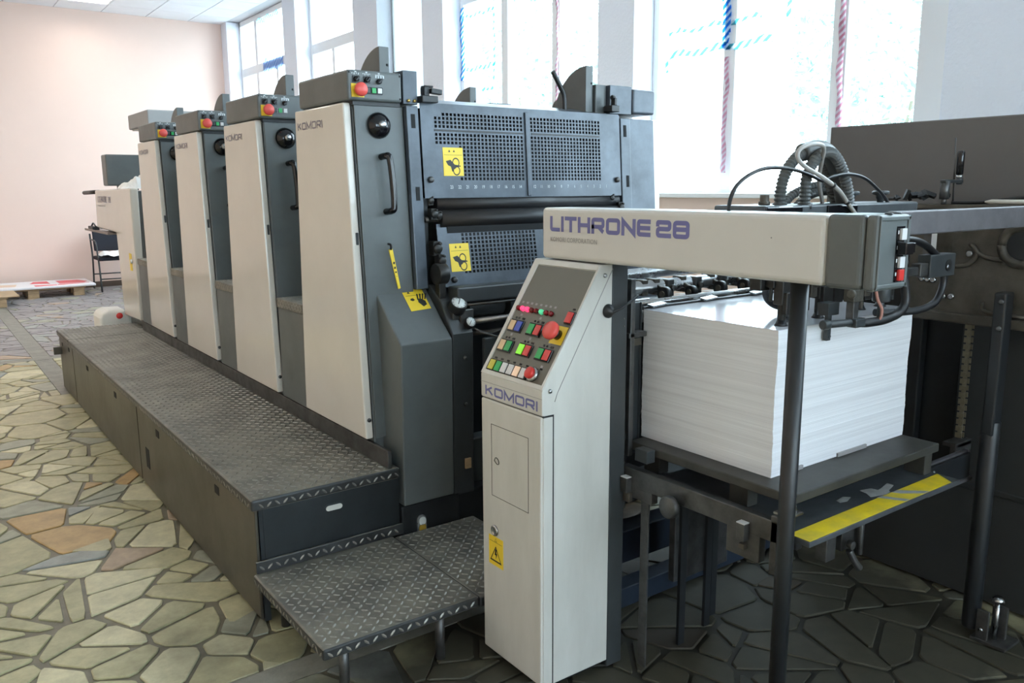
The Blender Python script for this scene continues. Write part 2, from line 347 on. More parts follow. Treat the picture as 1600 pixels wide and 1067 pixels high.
def letters(mb, text, org, u, v, nrm, h, stroke, gap, sx=1.0, d=0.0012, space=0.6, width=None):
    """squared block lettering of cap height h along u, up v, raised d along nrm"""
    org = Vector(org); u = Vector(u).normalized(); v = Vector(v).normalized(); nrm = Vector(nrm).normalized()
    H = h-stroke; x = stroke/2
    if width:
        k = [c for c in text if c != ' ']; sx = (width-len(k)*stroke-(len(k)-1)*gap-text.count(' ')*space*h)/(H*sum(GLY[c][0] for c in k))
    for ch in text:
        if ch == ' ': x += space*h; continue
        wd, strokes = GLY[ch]
        for ks, (path, r, closed) in enumerate(strokes):
            dd = d+ks*0.00015
            P = [Vector((p[0]*H*sx, p[1]*H)) for p in rounded(path, r, closed)]
            Q = [P[0]]
            for p in P[1:]:
                if (p-Q[-1]).length > 1e-6: Q.append(p)
            if closed and (Q[0]-Q[-1]).length < 1e-6: Q.pop()
            P = Q; m = len(P); L = []; Rr = []
            for i in range(m):
                a = P[i-1] if (i > 0 or closed) else None; b = P[(i+1) % m] if (i < m-1 or closed) else None
                t1 = (P[i]-a).normalized() if a is not None else None; t2 = (b-P[i]).normalized() if b is not None else None
                if t1 is None: t1 = t2
                if t2 is None: t2 = t1
                n1 = Vector((-t1.y, t1.x)); n2 = Vector((-t2.y, t2.x)); nn = (n1+n2)
                nn = nn.normalized() if nn.length > 1e-4 else n1
                k = 1/max(0.38, nn.dot(n1)); e = Vector((0, 0))
                if not closed and i == 0: e = -t2*stroke/2
                if not closed and i == m-1: e = t1*stroke/2
                if not closed and len(path) == 2 and path[0][0] != path[1][0] and path[0][1] != path[1][1]: e = e*0.15
                L.append(P[i]+nn*k*stroke/2+e); Rr.append(P[i]-nn*k*stroke/2+e)
            def W(p, o): return org+u*(x+p.x)+v*(stroke/2+p.y)+nrm*o
            vs = [W(p, dd) for p in L]+[W(p, dd) for p in Rr]+[W(p, 0) for p in L]+[W(p, 0) for p in Rr]
            fs = []
            for i in range(m if closed else m-1):
                j = (i+1) % m
                fs += [(i, j, m+j, m+i), (i, 2*m+i, 2*m+j, j), (m+i, m+j, 3*m+j, 3*m+i)]
            mb.add(vs, fs)
        x += wd*H*sx+gap+stroke
    return x
def text_mesh(txt, size, org, u, v, nrm, sx=1.0, lift=0.0008, width=None):
    cu = bpy.data.curves.new('lettering', 'FONT'); cu.body = txt; cu.size = size; cu.resolution_u = 2
    o = bpy.data.objects.new('lettering', cu); COL.objects.link(o); bpy.context.view_layer.update()
    me = o.to_mesh(); org = Vector(org); u = Vector(u).normalized(); v = Vector(v).normalized(); n = Vector(nrm).normalized()
    if width: sx = width/max(p.co.x for p in me.vertices)
    mb = MB(); mb.add([org+u*p.co.x*sx+v*p.co.y+n*lift for p in me.vertices], [list(p.vertices) for p in me.polygons])
    o.to_mesh_clear(); bpy.data.objects.remove(o); bpy.data.curves.remove(cu)
    return mb

def perforated(mb, P, u0, v0, pu, pv, nu, nv, hole, d, skip=lambda i, j: False, margin=(0, 0, 0, 0)):
    """plate with real square holes. P(u, v, n) -> point; holes nu x nv at pitch pu, pv from (u0, v0)."""
    us = [u0-margin[0]]; vs = [v0-margin[2]]
    for i in range(nu): c = u0+pu*(i+0.5); us += [c-hole/2, c+hole/2]
    us.append(u0+pu*nu+margin[1])
    for j in range(nv): c = v0+pv*(j+0.5); vs += [c-hole/2, c+hole/2]
    vs.append(v0+pv*nv+margin[3])
    nx, ny = len(us), len(vs); k = {}
    verts = []
    for side in (0, d):
        for j in range(ny):
            for i in range(nx): verts.append(P(us[i], vs[j], side))
    def I(i, j, s): return s*nx*ny+j*nx+i
    def hol(i, j): return i % 2 == 1 and j % 2 == 1 and 0 < i < nx-1 and 0 < j < ny-1 and not skip((i-1)//2, (j-1)//2)
    fs = []
    for j in range(ny-1):
        for i in range(nx-1):
            if hol(i, j):
                for a, b in (((i, j), (i+1, j)), ((i+1, j), (i+1, j+1)), ((i+1, j+1), (i, j+1)), ((i, j+1), (i, j))):
                    fs.append((I(*a, 0), I(*b, 0), I(*b, 1), I(*a, 1)))
            else:
                fs.append((I(i, j, 0), I(i, j+1, 0), I(i+1, j+1, 0), I(i+1, j, 0))); fs.append((I(i, j, 1), I(i+1, j, 1), I(i+1, j+1, 1), I(i, j+1, 1)))
    for i in range(nx-1): fs.append((I(i, 0, 0), I(i+1, 0, 0), I(i+1, 0, 1), I(i, 0, 1))); fs.append((I(i, ny-1, 0), I(i, ny-1, 1), I(i+1, ny-1, 1), I(i+1, ny-1, 0)))
    for j in range(ny-1): fs.append((I(0, j, 0), I(0, j, 1), I(0, j+1, 1), I(0, j+1, 0))); fs.append((I(nx-1, j, 0), I(nx-1, j+1, 0), I(nx-1, j+1, 1), I(nx-1, j, 1)))
    mb.add(verts, fs)

def treads(mb, x0, x1, y0, y1, z, pitch=0.031, P=None):
    """raised diamond-plate lozenges, alternating in direction"""
    P = P or (lambda a, b, h: (a, b, z+h)); i = 0; a = x0+pitch*0.5
    while a < x1-pitch*0.3:
        j = 0; b = y0+pitch*0.5
        while b < y1-pitch*0.3:
            t = radians(45 if (i+j) % 2 else -45); c, s = cos(t), sin(t); l, w = 0.0135, 0.0042
            o = [(-l, 0), (-l*.45, -w), (l*.45, -w), (l, 0), (l*.45, w), (-l*.45, w), (-l*.6, 0), (l*.6, 0)]
            hs = [0]*6+[0.0028]*2
            vs = [P(a+p[0]*c-p[1]*s, b+p[0]*s+p[1]*c, h) for p, h in zip(o, hs)]
            mb.add(vs, [(0, 1, 6), (1, 2, 7, 6), (2, 3, 7), (3, 4, 7), (4, 5, 6, 7), (5, 0, 6)])
            b += pitch; j += 1
        a += pitch; i += 1
    return mb

# ================================================================== SETTING
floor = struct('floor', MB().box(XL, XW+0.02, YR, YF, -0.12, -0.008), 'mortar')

def clip(poly, n, d):           # keep the side n.p <= d
    out = []
    for i, a in enumerate(poly):
        b = poly[(i+1) % len(poly)]; da = a[0]*n[0]+a[1]*n[1]-d; db = b[0]*n[0]+b[1]*n[1]-d
        if da <= 0: out.append(a)
        if (da < 0 < db) or (db < 0 < da):
            t = da/(da-db); out.append((a[0]+(b[0]-a[0])*t, a[1]+(b[1]-a[1])*t))
    return out
def stone_cells(x0, x1, y0, y1, mean, rnd):
    n = int((x1-x0)*(y1-y0)/mean); g = 0.7; pts = []; cells = {}
    for i in range(n):
        for _ in range(4):
            p = (rnd.uniform(x0, x1), rnd.uniform(y0, y1)); k = (int(p[0]/g), int(p[1]/g))
            if all((p[0]-q[0])**2+(p[1]-q[1])**2 > 0.12**2 for dx in (-1, 0, 1) for dy in (-1, 0, 1) for q in cells.get((k[0]+dx, k[1]+dy), [])): break
        q = (p[0], p[1], rnd.uniform(-0.012, 0.02)); pts.append(q); cells.setdefault(k, []).append(q)
    out = []
    for p in pts:
        k = (int(p[0]/g), int(p[1]/g)); th = rnd.uniform(0, pi)
        poly = [(max(x0, p[0]-0.62), max(y0, p[1]-0.62)), (min(x1, p[0]+0.62), max(y0, p[1]-0.62)), (min(x1, p[0]+0.62), min(y1, p[1]+0.62)), (max(x0, p[0]-0.62), min(y1, p[1]+0.62))]
        nb = [q for dx in (-1, 0, 1) for dy in (-1, 0, 1) for q in cells.get((k[0]+dx, k[1]+dy), []) if q is not p]
        nb.sort(key=lambda q: (q[0]-p[0])**2+(q[1]-p[1])**2)
        for q in nb[:26]:
            dx, dy = q[0]-p[0], q[1]-p[1]; L = math.hypot(dx, dy)
            if L < 1e-4: continue
            nx, ny = dx/L, dy/L; m = L/2+(p[2]-q[2])/L*0.5; m = max(0.03, m)
            t = rnd.uniform(-0.07, 0.07); n2 = (nx*cos(t)-ny*sin(t), nx*sin(t)+ny*cos(t))
            d = n2[0]*(p[0]+nx*m)+n2[1]*(p[1]+ny*m)-rnd.uniform(0.006, 0.012)
            poly = clip(poly, n2, d)
            if len(poly) < 3: break
        if len(poly) >= 3: split(poly, 0, rnd, out)
    return out
def area(poly): return 0.5*sum(poly[i][0]*poly[(i+1) % len(poly)][1]-poly[(i+1) % len(poly)][0]*poly[i][1] for i in range(len(poly)))
def split(poly, lev, rnd, out):      # slabs broken along random lines
    A = area(poly)
    if A > 0.021 and lev < 3 and rnd.random() < (0.92 if A > 0.11 else 0.72 if A > 0.06 else 0.4):
        n = len(poly); i = rnd.randrange(n); w = rnd.uniform(.3, .7); cx = sum(p[0] for p in poly)/n; cy = sum(p[1] for p in poly)/n
        t = rnd.uniform(0, pi); nx, ny = cos(t), sin(t); d = nx*(cx+rnd.uniform(-.03, .03))+ny*(cy+rnd.uniform(-.03, .03)); g = rnd.uniform(.006, .012); e = rnd.uniform(-.05, .05)
        n1 = (nx*cos(e)-ny*sin(e), nx*sin(e)+ny*cos(e))
        a = clip(poly, (nx, ny), d-g); b = clip(poly, (-n1[0], -n1[1]), -(n1[0]*cx+n1[1]*cy+(d-nx*cx-ny*cy))-g)
        for q in (a, b):
            if len(q) >= 3: split(q, lev+1, rnd, out)
    elif A > 0.002: out.append((poly, A))
rnd = random.Random(11)
cells = []
for (x0, x1, y0, y1) in ((-2.4, 4.9, -0.5, 2.44), (-2.4, 4.9, 2.565, 7.3), (-2.4, 0.86, 7.3, 8.97), (1.02, 4.9, 7.3, 8.97), (-2.4, 0.86, 9.12, 15.3), (1.02, 4.9, 9.12, 15.3)):
    cells += stone_cells(x0, x1, y0, y1, 0.056, rnd)
st = MB().box(-2.4, 4.9, 2.444, 2.561, -0.05, -0.003); obj('concrete_strip', st, 'concrete', floor)
st = MB().box(-2.4, 4.9, 8.975, 9.115, -0.05, -0.002); obj('concrete_strip', st, 'concrete', floor)
st = MB().box(0.865, 1.015, 7.3, 8.975, -0.05, -0.003).box(0.865, 1.015, 9.115, 15.3, -0.05, -0.003); obj('concrete_strip', st, 'concrete', floor)
def pix(x, y, z=0.0):
    d = Vector((x, y, z-1.6)); w = d.dot(_f)
    return (800+1292.4*d.dot(_r2)/w, 533.5-1292.4*d.dot(_u2)/w, w) if w > 0.1 else None
BLK = [(0.93, 1.55, 2.86, 7.55, 0, 0.48), (0.9, 1.5, 2.22, 2.87, 0.16, 0.2), (1.475, 1.8, 1.88, 2.2, 0, 1.3), (1.55, 3.2, 2.9, 8.5, 0, 1.9)]
def hidden(x, y):
    o = (0, 0, 1.6); d = (x, y, -1.6)
    for bx in BLK:
        t0, t1 = 0, 0.985
        for i in range(3):
            a, b = (bx[2*i]-o[i])/(d[i] or 1e-9), (bx[2*i+1]-o[i])/(d[i] or 1e-9)
            t0, t1 = max(t0, min(a, b)), min(t1, max(a, b))
        if t0 < t1: return True
    return False
rank = []
for c, (poly, A) in enumerate(cells):
    cx = sum(p[0] for p in poly)/len(poly); cy = sum(p[1] for p in poly)/len(poly); s = 0
    q = pix(cx, cy)
    if q and -40 < q[0] < 1640 and q[1] < 1110 and not hidden(cx, cy): s = A/q[2]**3
    rank.append((-s, c))
rank.sort(); near = {c for s, c in rank[:296] if s < 0}
def stone(mb, poly, mi=0):
    n = len(poly); cx = sum(p[0] for p in poly)/n; cy = sum(p[1] for p in poly)/n; h = rnd.uniform(-0.0018, 0.0008)
    q = []
    for i, p in enumerate(poly):   # knock the corners off
        a = poly[i-1]; b = poly[(i+1) % n]; k = rnd.uniform(0.05, 0.14)
        q += [(p[0]+(a[0]-p[0])*k, p[1]+(a[1]-p[1])*k), (p[0]+(b[0]-p[0])*k, p[1]+(b[1]-p[1])*k)]
    m = len(q); ins = [(p[0]+(cx-p[0])*0.035, p[1]+(cy-p[1])*0.035) for p in q]
    mb.add([(p[0], p[1], -0.02) for p in q]+[(p[0], p[1], h-0.003) for p in q]+[(p[0], p[1], h) for p in ins],
           [(i, (i+1) % m, m+(i+1) % m, m+i) for i in range(m)]+[(m+i, m+(i+1) % m, 2*m+(i+1) % m, 2*m+i) for i in range(m)]+[list(range(2*m, 3*m))], False, mi)
WT = [0]*14+[1]*11+[2]*5+[3]*1+[4]*8+[5]*1+[6]*1
WF = [3]*2+[7]*20+[6]*1+[2]*2
far = MB()
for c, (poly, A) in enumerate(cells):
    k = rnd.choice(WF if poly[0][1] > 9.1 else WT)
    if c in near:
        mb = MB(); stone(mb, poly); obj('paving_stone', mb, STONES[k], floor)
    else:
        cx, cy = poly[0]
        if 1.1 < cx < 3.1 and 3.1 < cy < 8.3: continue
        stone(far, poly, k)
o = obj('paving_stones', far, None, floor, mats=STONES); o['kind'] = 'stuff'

# walls
struct('wall_far', MB().box(XL-0.2, XW+0.6, YF, YF+0.25, -0.12, ZC), 'peach')
struct('baseboard_far', MB().box(XL, XW, YF-0.025, YF, -0.02, 0.085), 'basewood')
struct('wall_left', MB().box(XL-0.2, XL, YR-0.25, YF, -0.12, ZC), 'peachdeep')
rw = MB()
ys = [XL-0.2]+[v for w in REAR for v in w]+[XW+0.6]
for i in range(0, len(ys), 2): rw.box(ys[i], ys[i+1], YR-0.25, YR, -0.12, ZC)
for a, b in REAR: rw.box(a, b, YR-0.25, YR, -0.12, 1.4).box(a, b, YR-0.25, YR, 4.1, ZC)
struct('wall_rear', rw, 'peach')
struct('wall_window', MB().box(XW, XG+0.25, YR-0.25, YF+0.25, -0.12, ZS), 'peach')
E1 = [YR-0.25]+[v for w in sorted(WINDOWS) for v in w]+[YF]
ww = MB()
for i in range(0, len(E1), 2): ww.box(XW, XG+0.25, E1[i], E1[i+1], ZS, ZC)
struct('wall_piers', ww, 'plaster')

# ceiling with lay-in tiles; the grid shows between them
ceil = struct('ceiling', MB().box(XL-0.2, XG+0.25, YR-0.25, YF+0.25, ZC+0.012, ZC+0.12), 'grid')
TX = [2.29+0.685*i for i in range(-8, 5)]; TY = [14.75-0.685*j for j in range(-1, 32)]
LAMPS = {(8, 2)} | {(i, j) for i in (2, 5, 8) for j in (6, 10, 14)}  # only the far-wall lamp is in view; the rest are added for warm fill
rest = MB()
for i in range(len(TX)-1):
    for j in range(1, len(TY)):
        x0, x1 = TX[i]+0.008, min(TX[i+1]-0.008, XW); y0, y1 = TY[j]+0.008, min(TY[j-1]-0.008, YF)
        if x0 >= XW or (i, j) in LAMPS: continue
        if i >= 6 and j <= 8: obj('ceiling_tile', MB().box(x0, x1, y0, y1, ZC, ZC+0.014), 'ctile', ceil)
        else: rest.box(x0, x1, y0, y1, ZC, ZC+0.014)
o = obj('ceiling_tiles', rest, 'ctile', ceil); o['kind'] = 'stuff'
def lamp(i, j, lab):
    x0, y0 = TX[i], TY[j]; x1, y1 = x0+0.685, y0+0.685
    t = thing('ceiling_lamp', ((x0+x1)/2, (y0+y1)/2, ZC), lab, 'lamp', 'recessed ceiling lamps')
    f = MB()
    for a in ((x0+.008, x0+.035, y0+.008, y1-.008), (x1-.035, x1-.008, y0+.008, y1-.008), (x0+.035, x1-.035, y0+.008, y0+.035), (x0+.035, x1-.035, y1-.035, y1-.008)): f.box(*a, ZC-0.006, ZC+0.012)
    obj('lamp_frame', f, 'white', t)
    lv = MB()
    for k in range(1, 4): lv.box(x0+k*.685/4-.004, x0+k*.685/4+.004, y0+.035, y1-.035, ZC-0.004, ZC+0.010)
    for k in range(1, 7): lv.box(x0+.035, x1-.035, y0+k*.685/7-.003, y0+k*.685/7+.003, ZC-0.004, ZC+0.009)
    obj('louver_grid', lv, 'steel', t)
    obj('lamp_diffuser', MB().box(x0+.035, x1-.035, y0+.035, y1-.035, ZC+0.0104, ZC+0.0118), 'lamp', t)
lamp(8, 2, 'recessed louvered square lamp in the white tiled ceiling near the far peach wall')
for k, (i, j) in enumerate(sorted(LAMPS-{(8, 2)})): lamp(i, j, 'added unseen square ceiling lamp in the %s row, over the %s of the hall' % ({6: 'far', 10: 'middle', 14: 'nearest'}[j], {2: 'left side', 5: 'centre', 8: 'press side'}[i]))

# windows
def window(k, a, b, mull, trans, wide=0.06, lo=None, blind=False, films=()):
    w = struct('window_%d' % k, MB().box(XG-0.03, XG+0.05, a, a+wide, ZS, ZC).box(XG-0.03, XG+0.05, b-0.06, b, ZS, ZC).box(XG-0.03, XG+0.05, a, b, ZS, ZS+0.05).box(XG-0.03, XG+0.05, a, b, ZC-0.08, ZC), 'white', bevel=0.006)
    obj('window_sill', MB().box(XW-0.06, XG-0.03, a, b, ZS-0.005, ZS+0.03), 'white', w, 0.006)
    cuts = [a+wide]+sorted(mull)+[b-0.06]
    for y in mull: obj('mullion', MB().box(XG-0.028, XG+0.05, y-0.055, y+0.055, ZS+0.05, ZC-0.08), 'white', w, 0.006)
    if trans:
        obj('transom', MB().box(XG-0.026, XG+0.05, a+wide, b-0.06, trans-0.07, trans+0.07), 'white', w, 0.006)
        for y in (lo or []): obj('mullion', MB().box(XG-0.028, XG+0.05, y-0.04, y+0.04, ZS+0.05, trans-0.07), 'white', w, 0.006)
    for p, q in zip(cuts, cuts[1:]): obj('window_pane', MB().box(XG+0.005, XG+0.012, p, q, ZS+0.05, ZC-0.08), 'glass', w)
    if blind: obj('roller_blind', MB().box(XG-0.06, XG-0.052, a+0.01, b-0.01, ZS+0.06, ZC-0.02), 'blind', w)
    for m, yc, hw, z0, z1, slope in films:     # wavy strips of protective film on frame and glass
        mb = MB(); n = max(6, int((z1-z0)/0.04) if slope is None else int(abs(hw)*2/0.06)); vs = []
        for i in range(n+1):
            t = i/n
            if slope is None:
                z = z0+(z1-z0)*t; off = 0.008*sin(9*t+yc); x = XG-0.036-0.006*(1+sin(23*t))
                vs += [(x, yc-hw+off, z), (x, yc+hw+off+0.006*sin(40*t), z)]
            else:
                y = yc-hw+2*hw*t; zz = (z0+z1)/2+slope*(y-yc)+0.012*sin(16*t); h = (z1-z0)/2; x = XG-0.034-0.006*(1+sin(17*t))
                vs += [(x, y, zz-h), (x, y, zz+h+0.01*sin(31*t))]
        mb.add(vs, [(2*i, 2*i+1, 2*i+3, 2*i+2) for i in range(n)], True)
        o = obj('protective_film', mb, m, w); sd = o.modifiers.new('thickness', 'SOLIDIFY'); sd.thickness = 0.002
MT['blind'] = bpy.data.materials.new('white_blind'); MT['blind'].use_nodes = True
_n = MT['blind'].node_tree; _n.nodes.remove(_n.nodes['Principled BSDF']); _t = _n.nodes.new('ShaderNodeBsdfTranslucent'); _t.inputs[0].default_value = (0.52, 0.53, 0.53, 1); _n.links.new(_t.outputs[0], _n.nodes['Material Output'].inputs[0])
window(1, 12.5, 15.1, [14.3], 3.6, lo=[13.4], films=[('filmpale', 13.83, 0.03, 3.66, 4.3, None), ('filmpale', 13.55, 0.45, 3.50, 3.72, 0.0), ('filmteal', 13.7, 0.5, 4.28, 4.36, 0.0)])
window(2, 10.13, 12.02, [], 3.6, lo=[11.25])
window(3, 8.4, 9.47, [], None, blind=True)
window(4, 5.48, 7.96, [7.14, 6.32], 3.6, films=[('filmblue', 7.90, 0.035, 2.75, 3.5, None), ('filmteal', 7.60, 0.3, 2.83, 2.87, 0.0), ('filmteal', 7.45, 0.12, 2.60, 2.64, 0.0), ('filmred', 6.275, 0.018, 2.3, 3.5, None), ('filmteal', 7.30, 0.012, 2.7, 3.5, None), ('filmteal', 7.6, 0.3, 3.38, 3.41, 0.0)])
window(5, 2.53, 5.05, [4.26, 3.35], 3.6, wide=0.28, films=[('filmblue', 4.29, 0.038, 2.72, 3.5, None), ('filmblue', 4.29, 0.03, 2.60, 2.72, None), ('filmteal', 4.37, 0.5, 2.60, 2.65, 0.0), ('filmteal', 4.42, 0.45, 2.78, 2.81, 0.0), ('filmteal', 4.88, 0.015, 2.5, 2.6, None), ('filmred', 3.32, 0.022, 1.7, 3.5, None), ('filmred', 4.27, 0.02, 1.7, 2.55, None), ('filmteal', 3.75, 0.02, 2.75, 3.4, None)])
window(6, -0.55, 1.75, [0.6], 3.6)
window(7, -3.4, -1.0, [-2.2], 3.6)
window(8, -6.4, -3.9, [-5.2], 3.6)
for k, (a, b) in enumerate(REAR):
    w = struct('window_%d' % (9+k), MB().box(a, a+.07, YR-.16, YR-.08, 1.4, 4.1).box(b-.07, b, YR-.16, YR-.08, 1.4, 4.1).box(a, b, YR-.16, YR-.08, 1.4, 1.47).box(a, b, YR-.16, YR-.08, 4.03, 4.1).box((a+b)/2-.04, (a+b)/2+.04, YR-.16, YR-.08, 1.4, 4.1), 'white')
    obj('window_pane', MB().box(a+.07, b-.07, YR-.125, YR-.118, 1.47, 4.03), 'glass', w)
# outdoors
struct('outdoor_ground', MB().box(XG+0.25, 60, -30, 60, -0.6, -0.4), 'ground')
def tree(x, y, h, r, seed, lab):
    rd = random.Random(seed); t = thing('garden_tree', (x, y, -0.4), lab, 'tree')
    tr = MB().tube([(x, y, -0.4), (x+.1, y, h*.3), (x-.05, y+.1, h*.42)], 0.10, 8)
    for k in range(4):
        a = rd.uniform(0, 2*pi); z = h*rd.uniform(.35, .75); tr.tube([(x, y, h*.25), (x+cos(a)*r*.4, y+sin(a)*r*.4, h*.35), (x+cos(a)*r*.6, y+sin(a)*r*.6, h*.45)], 0.03, 6, 3)
    obj('trunk', tr, 'bark', t)
    lf = MB()
    for k in range(5200):
        while True:
            p = Vector((rd.uniform(-1, 1), rd.uniform(-1, 1), rd.uniform(-1, 1)))
            if p.length < 1: break
        p = p.normalized()*(p.length**0.5)
        c = Vector((x+p.x*r, y+p.y*r, h*.62+p.z*h*.42)); a = Vector((rd.gauss(0, 1), rd.gauss(0, 1), rd.gauss(0, 1))).normalized(); b = a.orthogonal().normalized(); l = rd.uniform(.09, .17)
        lf.add([c-a*l, c+b*l*.5, c+a*l, c-b*l*.5], [(0, 1, 2, 3)])
    o = obj('foliage', lf, 'leaf', t); o['kind'] = 'stuff'
tree(12.5, 16.5, 8.0, 2.2, 3, 'pale leafy tree outside, seen through the window behind the first printing unit')
tree(16.5, 9.5, 7.0, 2.2, 5, 'bleached leafy tree outside the bright window nearest the feeder')

# ================================================================== THE PRESS
PITCH_Y = 1.01
def yn(z): return 3.10-(1.94-z)*0.068          # the near face leans out a little towards its foot
XS, XE = 1.487, 3.14
def near_quad(x0, x1, z0, z1, d=0.0):          # a quad on the leaning near face
    return [(x0, yn(z0)-d, z0), (x1, yn(z0)-d, z0), (x1, yn(z1)-d, z1), (x0, yn(z1)-d, z1)]
NV = Vector((0, 0.068, 1)).normalized()        # up along the near face
NN = Vector((0, -1, 0.068)).normalized()       # out of it
def onface(x, z, n=0.0): return Vector((x, yn(z), z))+NN*n

def make_unit(first, lab):
    t = thing('printing_unit', (2.3, 3.4, 0), lab, 'press unit', 'printing units in a row')
    # body: dark core between the two side frames
    b = MB()
    poly = [(yn(0.5)+.02, 0.5), (yn(1.93)+.02, 1.93), (3.58, 1.93), (3.66, 0.5)]
    if first: b.prism(poly, XS, 1.76, 'x').prism(poly, 2.90, XE, 'x').box(1.76, 2.90, 3.22, 3.55, 0.5, 1.90)
    else: b.prism(poly, XS, XE, 'x')
    b.box(1.53, XE, 2.97, 3.97, 0.10, 0.5)
    obj('body', b, 'gray', t, 0.006)
    obj('base_plinth', MB().box(1.58, XE-.03, 2.97, 3.97, 0.0, 0.10), 'black', t)
    # cream cover on the operator side, a little wider at its foot
    c = obj('operator_cover', MB().prism([(3.026, .575), (3.119, 1.935), (3.615, 1.935), (3.665, .575)], 1.45, 1.484, 'x'), 'cover', t, 0.007, 3)
    lt = MB(); letters(lt, 'KOMORI', (1.4497, 3.586, 1.851), (0, -1, -0.004), (0, 0, 1), (-1, 0, 0), 0.0315, 0.0061, 0.0075, d=0.0006, width=0.263); obj('lettering', lt, 'grayprint', c)
    for z in (0.655,): obj('cover_screw', MB().lathe([(0.009, 0), (0.009, 0.003), (0.006, 0.005), (0.0, 0.005)], (1.468, yn(z)+.017, z), (0, -1, 0.06), 10), 'dsteel', c)
    obj('cover_latch', MB().box(1.466, 1.478, yn(1.40)+.015, yn(1.40)+.04, 1.375, 1.425), 'dgray', c, 0.003)
    # far cover on the window side
    obj('window_side_cover', MB().prism([(3.03, .575), (3.10, 1.935), (3.615, 1.935), (3.665, .575)], XE, XE+0.06, 'x'), 'cover', t, 0.012)
    # near side panels, each a sheet with an edge
    p = MB().slab(near_quad(1.486, 1.703, .58, 1.925), NN*0.004)
    obj('side_panel', p, 'gray', t, 0.003)
    obj('side_panel', MB().slab(near_quad(2.965, 3.135, .58, 1.93), NN*0.02), 'gray2', t, 0.003)
    # hand wheel dome and grab handle
    w = onface(1.588, 1.848, 0.004)
    hw = obj('handwheel', MB().lathe([(0.050, 0), (0.052, 0.008), (0.045, 0.022), (0.030, 0.033), (0.012, 0.038), (0, 0.0385)], w, NN, 24), 'gloss', t)
    obj('wheel_boss', MB().lathe([(0.016, 0.033), (0.016, 0.044), (0.010, 0.048), (0, 0.048)], w, NN, 14), 'steel', hw)
    h = MB().tube([onface(1.592, 1.725, 0.0), onface(1.594, 1.725, 0.04), onface(1.604, 1.716, 0.052), onface(1.612, 1.62, 0.052), onface(1.612, 1.525, 0.052), onface(1.604, 1.508, 0.045), onface(1.598, 1.506, 0.0)], 0.0135, 12, 5)
    obj('grab_handle', h, 'gloss', t)
    # control box on top
    cb = obj('control_box', MB().box(1.452, 1.690, 3.07, 3.565, 1.940, 2.056), 'gray', t, 0.010, 3)
    obj('box_foot', MB().box(1.48, 1.69, 3.09, 3.55, 1.925, 1.941), 'black', t)
    yb = 3.07
    obj('stop_plate', MB().box(1.466, 1.520, yb-.003, yb, 1.952, 2.003), 'yellow', cb)
    obj('emergency_button', MB().lathe([(0.013, 0), (0.013, 0.014), (0.026, 0.016), (0.027, 0.026), (0.022, 0.032), (0, 0.033)], (1.497, yb-.003, 1.980), (0, -1, 0), 18), 'estop', cb)
    for k, (x, m) in enumerate(((1.5365, 'dgray'), (1.5620, 'green'), (1.5875, 'wkey'))):
        obj('key_frame', MB().box(x-.0125, x+.0125, yb-.004, yb, 1.966, 1.993), 'gloss', cb)
        obj('push_key', MB().box(x-.009, x+.009, yb-.008, yb-.004, 1.970, 1.990), m, cb, 0.001)
    for x, sq in ((1.487, 1), (1.534, 1), (1.585, 0)):
        s = MB()
        if sq: s.box(x-.014, x+.014, yb-.003, yb, 2.006, 2.033)
        s.lathe([(0.011, 0), (0.010, 0.012), (0.0, 0.012)], (x, yb-.002, 2.020 if sq else 2.016), (0, -1, 0), 14)
        s.obox((x, yb-.017, 2.020 if sq else 2.016), (1, 0, 1), (0, 1, 0), (-1, 0, 1), 0.011, 0.006, 0.003)
        obj('selector_knob', s, 'rubber', cb)
    mk = MB()
    for x, z, n in ((1.487, 2.040, 4), (1.534, 2.040, 5), (1.588, 2.038, 8)):
        for k in range(n): mk.box(x-.016+k*.036/n, x-.016+k*.036/n+.0026, yb-.0008, yb, z-(0.003 if k % 2 else 0), z+.004)
        mk.box(x-.004, x+.004, yb-.0008, yb, z+.006, z+.010)
    for k in range(4): mk.box(1.572+k*.011, 1.578+k*.011, yb-.0008, yb, 2.029, 2.040)
    obj('scale_marks', mk, 'whiteprint', cb)['kind'] = 'stuff'
    sc = MB()
    for x, z in ((1.460, 2.046), (1.681, 2.042), (1.681, 1.954)): sc.lathe([(0.004, 0), (0.003, 0.003), (0, 0.003)], (x, yb, z), (0, -1, 0), 8)
    obj('box_screws', sc, 'black', cb)['kind'] = 'stuff'
    obj('side_box', MB().box(1.694, 1.760, 3.068, 3.40, 1.936, 2.068), 'gray2', t, 0.003)
    # quarter-round guards over the cylinders, near and far frame
    for x0, r in ((1.615, 0.235), (2.712, 0.245)):
        q = [(3.115, 1.90)]+[(3.115+r*(1-cos(a)) if False else 3.115+r*sin(a), 1.925+r*cos(a)) for a in [i*pi/2/14 for i in range(15)]]+[(3.115+r, 1.90)]
        g = obj('quarter_guard', MB().prism(q, x0, x0+.045, 'x'), 'gray', t, 0.003)
        obj('guard_screw', MB().lathe([(0.006, 0), (0.004, 0.003), (0, 0.003)], (x0+.036, 3.115, 2.09), (0, -1, 0), 8), 'black', g)
    obj('far_control_box', MB().box(2.985, 3.14, 3.075, 3.56, 1.955, 2.075), 'gray2', t, 0.012, 3)
    obj('far_side_box', MB().box(2.835, 2.980, 3.078, 3.45, 1.950, 2.085), 'gray2', t, 0.003)
    # raised step between this unit and the next, with a tread plate on top
    obj('step_block', MB().box(1.464, 1.80, 3.675, 3.998, 0.566, 1.020), 'gray', t, 0.004)
    sp = MB().box(1.458, 1.82, 3.672, 4.002, 1.020, 1.068); obj('step_plate', sp, 'deck', t, 0.005)
    tr = MB(); treads(tr, 1.465, 1.80, 3.68, 3.998, 1.068)
